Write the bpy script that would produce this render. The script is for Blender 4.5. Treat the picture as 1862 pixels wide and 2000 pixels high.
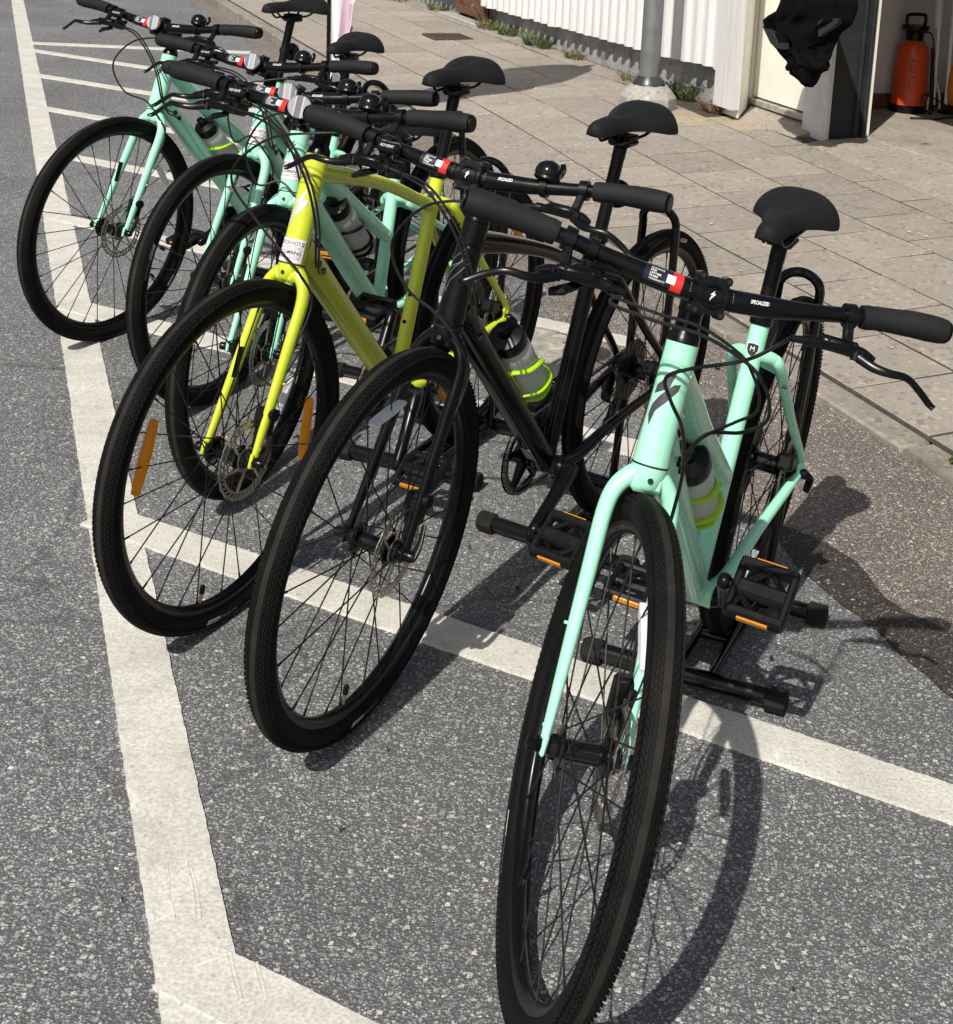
import bpy, bmesh, math, random
import numpy as np
from mathutils import Matrix, Vector
random.seed(7)
rng = np.random.default_rng(7)
rad = math.radians
scene = bpy.context.scene
for o_ in list(bpy.data.objects):
    bpy.data.objects.remove(o_, do_unlink=True)
COL = scene.collection

# ------------------------------------------------------------------ camera, sky, sun, exposure
F_PX, CX, CY, CAM_H = 2699.64, 1227.37, 348.15, 1.490
PITCH, ROLL = rad(12.25), rad(3.59)
cam_data = bpy.data.cameras.new('camera')
cam = bpy.data.objects.new('camera', cam_data)
COL.objects.link(cam)
fwd = Vector((0, math.cos(PITCH), -math.sin(PITCH)))
right0 = Vector((1, 0, 0))
up0 = right0.cross(fwd)
cright = math.cos(ROLL) * right0 + math.sin(ROLL) * up0
cup = -math.sin(ROLL) * right0 + math.cos(ROLL) * up0
m = Matrix((cright, cup, -fwd)).transposed().to_4x4()
m.translation = Vector((0, 0, CAM_H))
cam.matrix_world = m
cam_data.sensor_fit = 'HORIZONTAL'
cam_data.sensor_width = 36
cam_data.lens = F_PX / 1862 * 36
cam_data.shift_x = (931 - CX) / 1862
cam_data.shift_y = (CY - 1000) / 1862
cam_data.clip_start = 0.02
cam_data.clip_end = 500
scene.camera = cam

SUN_AZ, SUN_EL = rad(71), rad(47.5)      # direction the light travels to / height
world = bpy.data.worlds.new('World')
scene.world = world
world.use_nodes = True
wn = world.node_tree
wn.nodes.clear()
wo = wn.nodes.new('ShaderNodeOutputWorld')
bg = wn.nodes.new('ShaderNodeBackground')
sky = wn.nodes.new('ShaderNodeTexSky')
sky.sky_type = 'NISHITA'
sky.sun_disc = False
sky.sun_elevation = SUN_EL
sky.sun_rotation = math.atan2(-math.cos(SUN_AZ), -math.sin(SUN_AZ))
sky.air_density = 1.0
sky.dust_density = 3.2
bg.inputs['Strength'].default_value = 0.072
wn.links.new(sky.outputs[0], bg.inputs[0])
wn.links.new(bg.outputs[0], wo.inputs[0])
sd = bpy.data.lights.new('sun', 'SUN')
sd.energy = 4.6
sd.angle = rad(0.53)
sd.color = (1.0, 0.965, 0.90)
sun = bpy.data.objects.new('sun', sd)
COL.objects.link(sun)
ldir = Vector((math.cos(SUN_AZ) * math.cos(SUN_EL), math.sin(SUN_AZ) * math.cos(SUN_EL), -math.sin(SUN_EL)))
sun.rotation_euler = ldir.to_track_quat('-Z', 'Y').to_euler()
sun.location = (-3, -6, 8)
scene.view_settings.view_transform = 'Standard'
scene.view_settings.look = 'None'
scene.view_settings.exposure = 0.2
scene.view_settings.gamma = 1.0
scene.view_settings.use_curve_mapping = False
scene.render.engine = 'CYCLES'
scene.render.resolution_x, scene.render.resolution_y = 953, 1024

# ------------------------------------------------------------------ materials
def new_mat(name):
    mt = bpy.data.materials.new(name)
    mt.use_nodes = True
    nt = mt.node_tree
    b = nt.nodes['Principled BSDF']
    return mt, nt, b

def N(nt, typ, **kw):
    n = nt.nodes.new(typ)
    for k, v in kw.items():
        if k.startswith('i_'):
            key = k[2:]
            n.inputs[int(key) if key.isdigit() else key.replace('_', ' ')].default_value = v
        else:
            setattr(n, k, v)
    return n

def ramp(nt, stops, interp='LINEAR'):
    r = nt.nodes.new('ShaderNodeValToRGB')
    r.color_ramp.interpolation = interp
    e = r.color_ramp.elements
    while len(e) < len(stops):
        e.new(0.5)
    for k, (p, c) in enumerate(stops):
        e[k].position = p
        e[k].color = (c, c, c, 1) if isinstance(c, (int, float)) else (*c, 1)
    return r

def mixc(nt, fac, a, b, mode='MIX'):
    n = nt.nodes.new('ShaderNodeMix')
    n.data_type = 'RGBA'
    n.blend_type = mode
    for sock, val in ((n.inputs[0], fac), (n.inputs[6], a), (n.inputs[7], b)):
        if hasattr(val, 'is_linked') or isinstance(val, bpy.types.NodeSocket):
            nt.links.new(val, sock)
        elif isinstance(val, (int, float)):
            sock.default_value = val
        else:
            sock.default_value = (*val, 1)
    return n.outputs[2]

def bump(nt, b, height, strength, dist):
    n = N(nt, 'ShaderNodeBump')
    n.inputs['Strength'].default_value = strength
    n.inputs['Distance'].default_value = dist
    nt.links.new(height, n.inputs['Height'])
    nt.links.new(n.outputs[0], b.inputs['Normal'])

def simple(name, col, rough=0.5, metal=0.0, coat=0.0, coat_rough=0.05, spec=0.5, vary=0.12, scale=60.0, bumpy=0.0, dust=0.0):
    mt, nt, b = new_mat(name)
    b.inputs['Metallic'].default_value = metal
    b.inputs['Coat Weight'].default_value = coat
    b.inputs['Coat Roughness'].default_value = coat_rough
    b.inputs['Specular IOR Level'].default_value = spec
    tc = N(nt, 'ShaderNodeTexCoord')
    no = N(nt, 'ShaderNodeTexNoise', i_Scale=scale, i_Detail=4.0)
    nt.links.new(tc.outputs['Object'], no.inputs['Vector'])
    r = ramp(nt, [(0.3, tuple(c * (1 - vary) for c in col)), (0.7, tuple(min(1, c * (1 + vary)) for c in col))])
    nt.links.new(no.outputs[0], r.inputs[0])
    out = r.outputs[0]
    if dust:
        n2 = N(nt, 'ShaderNodeTexNoise', i_Scale=9.0, i_Detail=6.0)
        nt.links.new(tc.outputs['Object'], n2.inputs['Vector'])
        r2 = ramp(nt, [(0.42, 0.0), (0.75, dust)])
        nt.links.new(n2.outputs[0], r2.inputs[0])
        out = mixc(nt, r2.outputs[0], out, (0.30, 0.27, 0.23))
    nt.links.new(out, b.inputs['Base Color'])
    rr = ramp(nt, [(0.3, max(0.02, rough * 0.85)), (0.7, min(1, rough * 1.15))])
    nt.links.new(no.outputs[0], rr.inputs[0])
    nt.links.new(rr.outputs[0], b.inputs['Roughness'])
    if bumpy:
        n3 = N(nt, 'ShaderNodeTexNoise', i_Scale=scale * 8, i_Detail=2.0)
        nt.links.new(tc.outputs['Object'], n3.inputs['Vector'])
        bump(nt, b, n3.outputs[0], bumpy, 0.001)
    return mt

def asphalt(name, palette, binder, scale1, scale2, patch, stain=True):
    mt, nt, b = new_mat(name)
    tc = N(nt, 'ShaderNodeTexCoord')
    P = tc.outputs['Object']
    # domain jitter so the stones are not round
    jn = N(nt, 'ShaderNodeTexNoise', i_Scale=scale1 * 0.7, i_Detail=2.0)
    nt.links.new(P, jn.inputs['Vector'])
    va = N(nt, 'ShaderNodeVectorMath', operation='SCALE')
    va.inputs['Scale'].default_value = 0.009
    nt.links.new(jn.outputs['Color'], va.inputs[0])
    vb = N(nt, 'ShaderNodeVectorMath', operation='ADD')
    nt.links.new(P, vb.inputs[0]); nt.links.new(va.outputs[0], vb.inputs[1])
    P2 = vb.outputs[0]
    v1 = N(nt, 'ShaderNodeTexVoronoi', feature='F1', distance='CHEBYCHEV', i_Scale=scale1, i_Randomness=1.0)
    v2 = N(nt, 'ShaderNodeTexVoronoi', feature='F1', distance='MANHATTAN', i_Scale=scale2, i_Randomness=1.0)
    fine = N(nt, 'ShaderNodeTexNoise', i_Scale=420.0, i_Detail=2.0)
    nt.links.new(P, fine.inputs['Vector'])
    for v in (v1, v2):
        nt.links.new(P2, v.inputs['Vector'])
    outs = []
    for v, lo in ((v1, 0.0), (v2, 0.0)):
        sep = N(nt, 'ShaderNodeSeparateColor')
        nt.links.new(v.outputs['Color'], sep.inputs[0])
        r = ramp(nt, palette)
        nt.links.new(sep.outputs[0], r.inputs[0])
        outs.append((r.outputs[0], sep.outputs[1]))
    # small stones everywhere, big stones where the second random says so
    big = N(nt, 'ShaderNodeMath', operation='GREATER_THAN'); big.inputs[1].default_value = 0.62
    nt.links.new(outs[0][1], big.inputs[0])
    d1 = N(nt, 'ShaderNodeMath', operation='LESS_THAN'); d1.inputs[1].default_value = 0.33
    nt.links.new(v1.outputs['Distance'], d1.inputs[0])
    mm = N(nt, 'ShaderNodeMath', operation='MULTIPLY')
    nt.links.new(big.outputs[0], mm.inputs[0]); nt.links.new(d1.outputs[0], mm.inputs[1])
    d2 = ramp(nt, [(0.50, 1.0), (0.72, 0.0)])
    nt.links.new(v2.outputs['Distance'], d2.inputs[0])
    small = mixc(nt, d2.outputs[0], binder, outs[1][0])
    colr = mixc(nt, mm.outputs[0], small, outs[0][0])
    big2 = N(nt, 'ShaderNodeTexNoise', i_Scale=patch, i_Detail=5.0)
    nt.links.new(P, big2.inputs['Vector'])
    rf = ramp(nt, [(0.25, 0.55), (0.5, 1.0), (0.75, 1.5)])
    nt.links.new(fine.outputs[0], rf.inputs[0])
    colr = mixc(nt, 1.0, colr, rf.outputs[0], 'MULTIPLY')
    r3 = ramp(nt, [(0.28, 0.78), (0.72, 1.14)])
    nt.links.new(big2.outputs[0], r3.inputs[0])
    colr = mixc(nt, 1.0, colr, r3.outputs[0], 'MULTIPLY')
    cn = N(nt, 'ShaderNodeTexNoise', i_Scale=3.5, i_Detail=4.0)
    nt.links.new(P, cn.inputs['Vector'])
    cs = N(nt, 'ShaderNodeVectorMath', operation='SCALE'); cs.inputs['Scale'].default_value = 0.35
    nt.links.new(cn.outputs['Color'], cs.inputs[0])
    ca_ = N(nt, 'ShaderNodeVectorMath', operation='ADD')
    nt.links.new(P, ca_.inputs[0]); nt.links.new(cs.outputs[0], ca_.inputs[1])
    cv_ = N(nt, 'ShaderNodeTexVoronoi', feature='DISTANCE_TO_EDGE', i_Scale=0.62)
    nt.links.new(ca_.outputs[0], cv_.inputs['Vector'])
    cr = ramp(nt, [(0.0015, 0.55), (0.006, 0.0)])
    nt.links.new(cv_.outputs['Distance'], cr.inputs[0])
    colr = mixc(nt, cr.outputs[0], colr, tuple(c * 0.45 for c in binder))
    if stain:
        sn_ = N(nt, 'ShaderNodeTexNoise', i_Scale=2.3, i_Detail=8.0, i_Roughness=0.7)
        nt.links.new(P, sn_.inputs['Vector'])
        r4 = ramp(nt, [(0.63, 0.0), (0.72, 0.45)])
        nt.links.new(sn_.outputs[0], r4.inputs[0])
        colr = mixc(nt, r4.outputs[0], colr, tuple(c * 0.6 for c in binder))
    nt.links.new(colr, b.inputs['Base Color'])
    b.inputs['Roughness'].default_value = 0.82
    inv = N(nt, 'ShaderNodeMath', operation='SUBTRACT'); inv.inputs[0].default_value = 1.0
    nt.links.new(v2.outputs['Distance'], inv.inputs[1])
    addh = N(nt, 'ShaderNodeMath', operation='ADD')
    nt.links.new(inv.outputs[0], addh.inputs[0]); nt.links.new(mm.outputs[0], addh.inputs[1])
    bump(nt, b, addh.outputs[0], 0.55, 0.0035)
    return mt

def concrete(name, c1, c2, scale=6.0, grain=260.0, rough=0.9, rnd=0.0, bstr=0.35, stain=None):
    mt, nt, b = new_mat(name)
    tc = N(nt, 'ShaderNodeTexCoord')
    src = tc.outputs['Object']
    if rnd:
        oi = N(nt, 'ShaderNodeObjectInfo')
        sc = N(nt, 'ShaderNodeVectorMath', operation='SCALE'); sc.inputs[0].default_value = (37, 19, 11)
        nt.links.new(oi.outputs['Random'], sc.inputs['Scale'])
        ad = N(nt, 'ShaderNodeVectorMath', operation='ADD')
        nt.links.new(src, ad.inputs[0]); nt.links.new(sc.outputs[0], ad.inputs[1])
        src = ad.outputs[0]
    n1 = N(nt, 'ShaderNodeTexNoise', i_Scale=scale, i_Detail=8.0, i_Roughness=0.65)
    n2 = N(nt, 'ShaderNodeTexNoise', i_Scale=grain, i_Detail=3.0)
    v = N(nt, 'ShaderNodeTexVoronoi', feature='F1', i_Scale=grain * 0.35)
    for n in (n1, n2, v):
        nt.links.new(src, n.inputs['Vector'])
    r1 = ramp(nt, [(0.3, c1), (0.7, c2)])
    nt.links.new(n1.outputs[0], r1.inputs[0])
    r2 = ramp(nt, [(0.25, 0.72), (0.75, 1.25)])
    nt.links.new(n2.outputs[0], r2.inputs[0])
    col = mixc(nt, 1.0, r1.outputs[0], r2.outputs[0], 'MULTIPLY')
    sepv = N(nt, 'ShaderNodeSeparateColor'); nt.links.new(v.outputs['Color'], sepv.inputs[0])
    r5 = ramp(nt, [(0.06, 0.72), (0.09, 1.0), (0.93, 1.0), (0.96, 1.28)])
    nt.links.new(sepv.outputs[0], r5.inputs[0])
    col = mixc(nt, 1.0, col, r5.outputs[0], 'MULTIPLY')
    if rnd:
        r6 = ramp(nt, [(0.0, 1 - rnd), (1.0, 1 + rnd)])
        nt.links.new(oi.outputs['Random'], r6.inputs[0])
        col = mixc(nt, 1.0, col, r6.outputs[0], 'MULTIPLY')
    if stain:
        n7 = N(nt, 'ShaderNodeTexNoise', i_Scale=3.1, i_Detail=6.0)
        nt.links.new(src, n7.inputs['Vector'])
        r7 = ramp(nt, [(0.58, 0.0), (0.72, 0.55)])
        nt.links.new(n7.outputs[0], r7.inputs[0])
        col = mixc(nt, r7.outputs[0], col, stain)
    nt.links.new(col, b.inputs['Base Color'])
    b.inputs['Roughness'].default_value = rough
    bump(nt, b, n2.outputs[0], bstr, 0.002)
    return mt

def paint_line():
    mt, nt, b = new_mat('road_paint')
    tc = N(nt, 'ShaderNodeTexCoord'); P = tc.outputs['Object']
    n1 = N(nt, 'ShaderNodeTexNoise', i_Scale=7.0, i_Detail=9.0, i_Roughness=0.7)
    n2 = N(nt, 'ShaderNodeTexNoise', i_Scale=170.0, i_Detail=3.0)
    n3 = N(nt, 'ShaderNodeTexVoronoi', feature='F1', i_Scale=75.0)
    n4 = N(nt, 'ShaderNodeTexNoise', i_Scale=32.0, i_Detail=6.0, i_Roughness=0.75)
    ck = N(nt, 'ShaderNodeTexVoronoi', feature='DISTANCE_TO_EDGE', i_Scale=8.5)
    for n in (n1, n2, n3, n4, ck):
        nt.links.new(P, n.inputs['Vector'])
    r1 = ramp(nt, [(0.28, (0.43, 0.414, 0.365)), (0.5, (0.545, 0.525, 0.465)), (0.72, (0.61, 0.59, 0.525))])
    nt.links.new(n1.outputs[0], r1.inputs[0])
    r2 = ramp(nt, [(0.3, 0.76), (0.7, 1.16)])
    nt.links.new(n2.outputs[0], r2.inputs[0])
    c = mixc(nt, 1.0, r1.outputs[0], r2.outputs[0], 'MULTIPLY')
    s = N(nt, 'ShaderNodeSeparateColor'); nt.links.new(n3.outputs['Color'], s.inputs[0])
    r3 = ramp(nt, [(0.04, 0.72), (0.06, 1.0)])
    nt.links.new(s.outputs[0], r3.inputs[0])
    rd = ramp(nt, [(0.22, 1.0), (0.34, 0.0)])
    nt.links.new(n3.outputs['Distance'], rd.inputs[0])
    c2 = mixc(nt, 1.0, c, r3.outputs[0], 'MULTIPLY')
    c = mixc(nt, rd.outputs[0], c, c2)
    r4 = ramp(nt, [(0.55, 0.0), (0.76, 0.5)])
    nt.links.new(n4.outputs[0], r4.inputs[0])
    c = mixc(nt, r4.outputs[0], c, (0.33, 0.315, 0.28))
    wr = N(nt, 'ShaderNodeTexNoise', i_Scale=85.0, i_Detail=7.0, i_Roughness=0.75)
    nt.links.new(P, wr.inputs['Vector'])
    wr2 = ramp(nt, [(0.625, 0.0), (0.68, 0.8)])
    nt.links.new(wr.outputs[0], wr2.inputs[0])
    wm = ramp(nt, [(0.35, 1.0), (0.62, 0.12)])
    nt.links.new(n1.outputs[0], wm.inputs[0])
    wmm = N(nt, 'ShaderNodeMath', operation='MULTIPLY')
    nt.links.new(wr2.outputs[0], wmm.inputs[0]); nt.links.new(wm.outputs[0], wmm.inputs[1])
    c = mixc(nt, wmm.outputs[0], c, (0.20, 0.195, 0.18))
    mk = ramp(nt, [(0.50, 0.0), (0.60, 1.0)])
    nt.links.new(n1.outputs[0], mk.inputs[0])
    ce = ramp(nt, [(0.006, 0.8), (0.018, 0.0)])
    nt.links.new(ck.outputs['Distance'], ce.inputs[0])
    mlt = N(nt, 'ShaderNodeMath', operation='MULTIPLY')
    nt.links.new(mk.outputs[0], mlt.inputs[0]); nt.links.new(ce.outputs[0], mlt.inputs[1])
    c = mixc(nt, mlt.outputs[0], c, (0.70, 0.67, 0.60))
    nt.links.new(c, b.inputs['Base Color'])
    b.inputs['Roughness'].default_value = 0.75
    bump(nt, b, n2.outputs[0], 0.5, 0.002)
    return mt

def car_paint(name, col, rough=0.28, dirt=0.16, coat=0.55):
    mt, nt, b = new_mat(name)
    tc = N(nt, 'ShaderNodeTexCoord')
    n1 = N(nt, 'ShaderNodeTexNoise', i_Scale=14.0, i_Detail=5.0)
    nt.links.new(tc.outputs['Object'], n1.inputs['Vector'])
    r = ramp(nt, [(0.3, tuple(c * 0.95 for c in col)), (0.7, tuple(min(1, c * 1.04) for c in col))])
    nt.links.new(n1.outputs[0], r.inputs[0])
    n2 = N(nt, 'ShaderNodeTexNoise', i_Scale=40.0, i_Detail=7.0, i_Roughness=0.7)
    nt.links.new(tc.outputs['Object'], n2.inputs['Vector'])
    r2 = ramp(nt, [(0.60, 0.0), (0.85, dirt)])
    nt.links.new(n2.outputs[0], r2.inputs[0])
    out = mixc(nt, r2.outputs[0], r.outputs[0], (0.28, 0.25, 0.20))
    nt.links.new(out, b.inputs['Base Color'])
    b.inputs['Roughness'].default_value = rough
    b.inputs['Coat Weight'].default_value = coat
    b.inputs['Specular IOR Level'].default_value = 0.22 if coat < 0.5 else 0.5
    b.inputs['Coat Roughness'].default_value = 0.08
    rr = ramp(nt, [(0.3, rough * 0.8), (0.8, rough * 1.5)])
    nt.links.new(n2.outputs[0], rr.inputs[0]); nt.links.new(rr.outputs[0], b.inputs['Roughness'])
    return mt

def rubber_mat(name, lo, hi, spec=0.35):
    mt, nt, b = new_mat(name)
    tc = N(nt, 'ShaderNodeTexCoord')
    n1 = N(nt, 'ShaderNodeTexNoise', i_Scale=16.0, i_Detail=8.0, i_Roughness=0.7)
    n2 = N(nt, 'ShaderNodeTexNoise', i_Scale=500.0, i_Detail=2.0)
    for n in (n1, n2):
        nt.links.new(tc.outputs['Object'], n.inputs['Vector'])
    r = ramp(nt, [(0.35, lo), (0.7, hi)])
    nt.links.new(n1.outputs[0], r.inputs[0])
    nt.links.new(r.outputs[0], b.inputs['Base Color'])
    b.inputs['Roughness'].default_value = 0.72
    b.inputs['Specular IOR Level'].default_value = spec
    bump(nt, b, n2.outputs[0], 0.25, 0.0006)
    return mt

def wood_board(name, col, dark, scale=(60, 60, 1.6)):
    mt, nt, b = new_mat(name)
    tc = N(nt, 'ShaderNodeTexCoord'); oi = N(nt, 'ShaderNodeObjectInfo')
    mp = N(nt, 'ShaderNodeMapping'); mp.inputs['Scale'].default_value = scale
    sc = N(nt, 'ShaderNodeVectorMath', operation='SCALE'); sc.inputs[0].default_value = (13, 7, 29)
    nt.links.new(oi.outputs['Random'], sc.inputs['Scale']); nt.links.new(sc.outputs[0], mp.inputs['Location'])
    nt.links.new(tc.outputs['Object'], mp.inputs['Vector'])
    n1 = N(nt, 'ShaderNodeTexNoise', i_Scale=1.0, i_Detail=6.0, i_Roughness=0.7)
    nt.links.new(mp.outputs[0], n1.inputs['Vector'])
    r = ramp(nt, [(0.35, dark), (0.62, col)])
    nt.links.new(n1.outputs[0], r.inputs[0])
    n2 = N(nt, 'ShaderNodeTexNoise', i_Scale=9.0, i_Detail=7.0)
    nt.links.new(tc.outputs['Object'], n2.inputs['Vector'])
    r2 = ramp(nt, [(0.62, 0.0), (0.75, 0.35)])
    nt.links.new(n2.outputs[0], r2.inputs[0])
    out = mixc(nt, r2.outputs[0], r.outputs[0], tuple(c * 0.72 for c in col))
    nt.links.new(out, b.inputs['Base Color'])
    b.inputs['Roughness'].default_value = 0.6
    bump(nt, b, n1.outputs[0], 0.3, 0.002)
    return mt

M = {}
M['asphalt'] = asphalt('asphalt', [(0.0, (0.140, 0.140, 0.141)), (0.35, (0.218, 0.218, 0.217)), (0.68, (0.298, 0.297, 0.292)), (0.90, (0.41, 0.405, 0.388)), (1.0, (0.55, 0.54, 0.505))], (0.098, 0.098, 0.099), 98.0, 205.0, 1.3)
M['gutter'] = asphalt('gutter_asphalt', [(0.0, (0.165, 0.136, 0.112)), (0.38, (0.265, 0.228, 0.194)), (0.70, (0.365, 0.322, 0.280)), (0.90, (0.50, 0.455, 0.40)), (1.0, (0.64, 0.595, 0.535))], (0.112, 0.092, 0.076), 98.0, 200.0, 2.2)
M['line'] = paint_line()
M['slab'] = concrete('slab_concrete', (0.242, 0.212, 0.176), (0.292, 0.259, 0.218), 5.0, 150.0, rnd=0.12, bstr=0.6, stain=(0.222, 0.192, 0.155))
M['slab_worn'] = concrete('slab_worn', (0.27, 0.225, 0.155), (0.35, 0.295, 0.215), 5.0, 150.0, rnd=0.08)
M['joint'] = concrete('joint_sand', (0.032, 0.027, 0.021), (0.062, 0.052, 0.038), 12.0, 160.0)
M['kerb'] = concrete('kerb_stone', (0.17, 0.15, 0.125), (0.27, 0.24, 0.20), 9.0, 170.0, rnd=0.10, stain=(0.13, 0.115, 0.085))
M['plinth'] = concrete('plinth', (0.22, 0.22, 0.215), (0.36, 0.355, 0.34), 7.0, 70.0, bstr=0.9, stain=(0.15, 0.15, 0.145))
M['lampbase'] = concrete('lamp_base', (0.26, 0.245, 0.22), (0.38, 0.36, 0.33), 7.0, 150.0, stain=(0.17, 0.16, 0.14))
M['floor'] = concrete('garage_floor', (0.25, 0.215, 0.17), (0.34, 0.30, 0.245), 4.0, 140.0, stain=(0.16, 0.13, 0.10))
M['patch'] = concrete('pale_patch', (0.20, 0.19, 0.165), (0.44, 0.42, 0.34), 22.0, 90.0, stain=(0.12, 0.11, 0.10))
M['board'] = wood_board('white_board', (0.66, 0.66, 0.65), (0.55, 0.55, 0.54))
M['corner'] = wood_board('corner_paint', (0.66, 0.66, 0.645), (0.50, 0.495, 0.475))
M['cream'] = simple('cream_door', (0.78, 0.765, 0.69), 0.45, vary=0.04, scale=5, dust=0.10)
M['reveal'] = simple('cream_reveal', (0.75, 0.735, 0.655), 0.5, vary=0.05, scale=6, dust=0.1)
M['greypost'] = simple('dark_post', (0.020, 0.0235, 0.0265), 0.5, vary=0.15, scale=20, dust=0.03, spec=0.3)
M['whitepost'] = simple('pale_post', (0.66, 0.67, 0.66), 0.55, vary=0.08, scale=14, dust=0.25)
M['intwall'] = simple('interior_wall', (0.62, 0.615, 0.60), 0.8, vary=0.05, scale=4)
M['baseboard'] = wood_board('baseboard', (0.16, 0.075, 0.03), (0.09, 0.04, 0.016))
M['hatch'] = wood_board('hatch_wood', (0.15, 0.062, 0.03), (0.08, 0.033, 0.018), (40, 40, 2.0))
M['sill'] = simple('sill_metal', (0.42, 0.40, 0.36), 0.5, 0.4, vary=0.3, scale=30, dust=0.4)
M['steel'] = simple('lamp_steel', (0.24, 0.252, 0.265), 0.42, 0.65, vary=0.14, scale=9, dust=0.1)
M['collar'] = simple('lamp_collar', (0.03, 0.031, 0.033), 0.35, vary=0.2, scale=40)
M['iron'] = simple('cover_iron', (0.075, 0.045, 0.032), 0.7, 0.3, vary=0.25, scale=60, bumpy=0.4)
M['mint'] = car_paint('mint_paint', (0.355, 0.775, 0.545))
M['mint_band'] = simple('mint_band', (0.26, 0.58, 0.43), 0.35, vary=0.05)
M['lime'] = car_paint('lime_paint', (0.52, 0.60, 0.030))
M['lime_band'] = simple('lime_band', (0.33, 0.36, 0.018), 0.35, vary=0.05)
M['blackpaint'] = car_paint('black_paint', (0.0028, 0.003, 0.0034), 0.2, 0.004, 0.12)
M['black'] = simple('black_alloy', (0.0035, 0.0036, 0.004), 0.27, vary=0.15, spec=0.25)
M['blackgloss'] = simple('black_gloss', (0.004, 0.004, 0.0045), 0.14, coat=0.15, vary=0.1, spec=0.35)
M['plastic'] = simple('black_plastic', (0.0042, 0.0043, 0.0047), 0.34, vary=0.2, spec=0.25)
M['grip'] = rubber_mat('grip_rubber', (0.0105, 0.0107, 0.0115), (0.0165, 0.0168, 0.0175), 0.18)
M['saddle'] = rubber_mat('saddle_cover', (0.0065, 0.0067, 0.0074), (0.0115, 0.0119, 0.0128), 0.2)
M['tyre'] = rubber_mat('tyre_rubber', (0.0028, 0.0028, 0.003), (0.0062, 0.006, 0.0059), 0.14)
M['tread'] = rubber_mat('tread_rubber', (0.0045, 0.0045, 0.0046), (0.0110, 0.0105, 0.0098), 0.12)
M['band'] = rubber_mat('tread_centre', (0.012, 0.0116, 0.011), (0.027, 0.0248, 0.0215), 0.12)
M['spoke'] = simple('spoke_steel', (0.008, 0.008, 0.0085), 0.4, 0.0, vary=0.1, spec=0.35)
M['rotor'] = simple('rotor_steel', (0.36, 0.325, 0.275), 0.33, 0.9, vary=0.1, scale=90)
M['chain'] = simple('chain_steel', (0.13, 0.125, 0.115), 0.35, 0.85, vary=0.3, scale=300)
M['cassette'] = simple('cassette_steel', (0.05, 0.049, 0.047), 0.35, 0.8, vary=0.2, scale=200)
M['cable'] = simple('cable_housing', (0.006, 0.006, 0.0065), 0.42, vary=0.1, spec=0.35)
M['orange'] = None
M['white_ink'] = simple('white_ink', (0.72, 0.72, 0.71), 0.45, vary=0.03)
M['grey_ink'] = simple('grey_ink', (0.055, 0.053, 0.058), 0.4, vary=0.04)
M['silver_ink'] = simple('silver_ink', (0.62, 0.63, 0.645), 0.35, 0.3, vary=0.04)
M['dim_ink'] = simple('dim_ink', (0.21, 0.21, 0.21), 0.5, vary=0.05)
M['red_ink'] = simple('red_label', (0.56, 0.025, 0.022), 0.4, vary=0.05)
M['navy_ink'] = simple('navy_label', (0.011, 0.012, 0.022), 0.35, vary=0.05)
M['black_ink'] = simple('black_ink', (0.012, 0.012, 0.013), 0.5, vary=0.05)
M['pink_ink'] = simple('pink_ink', (0.62, 0.15, 0.28), 0.5, vary=0.05)
M['sticker'] = simple('white_sticker', (0.76, 0.74, 0.75), 0.4, vary=0.03)
M['limecage'] = simple('lime_cage', (0.36, 0.62, 0.012), 0.38, vary=0.06)
M['tank'] = simple('red_tank', (0.56, 0.065, 0.014), 0.42, vary=0.08, scale=14)
M['toolorange'] = simple('orange_tool', (0.60, 0.20, 0.03), 0.4, vary=0.1)
M['shade_grit'] = asphalt('shade_grit_gravel', [(0.0, (0.035, 0.029, 0.024)), (0.4, (0.055, 0.046, 0.039)), (0.75, (0.085, 0.073, 0.063)), (0.93, (0.18, 0.16, 0.14)), (1.0, (0.36, 0.33, 0.29))], (0.022, 0.018, 0.015), 92.0, 185.0, 2.2)  # gravel darkened to paint in shade and wet; grit crumbs share it
M['toolgrey'] = simple('tool_metal', (0.72, 0.72, 0.71), 0.4, 0.1, vary=0.12)
M['jacket'] = simple('jacket_cloth', (0.0028, 0.0029, 0.0032), 0.9, vary=0.25, scale=18, spec=0.08)
M['lining'] = simple('jacket_lining', (0.013, 0.0145, 0.0165), 0.75, vary=0.2, scale=18)
M['flag'] = simple('flag_cloth', (0.63, 0.62, 0.66), 0.8, vary=0.05, scale=6)
M['flagpink'] = simple('flag_pink', (0.50, 0.36, 0.42), 0.8, vary=0.06, scale=8)
M['flagred'] = simple('flag_red', (0.42, 0.06, 0.14), 0.7, vary=0.05)
M['stand'] = simple('stand_steel', (0.0035, 0.0036, 0.004), 0.22, coat=0.1, vary=0.12, spec=0.35)
M['cap'] = rubber_mat('cap_rubber', (0.009, 0.0088, 0.0085), (0.019, 0.0175, 0.016), 0.15)
M['cardboard'] = simple('paper_dust', (0.6, 0.58, 0.52), 0.9)

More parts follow.
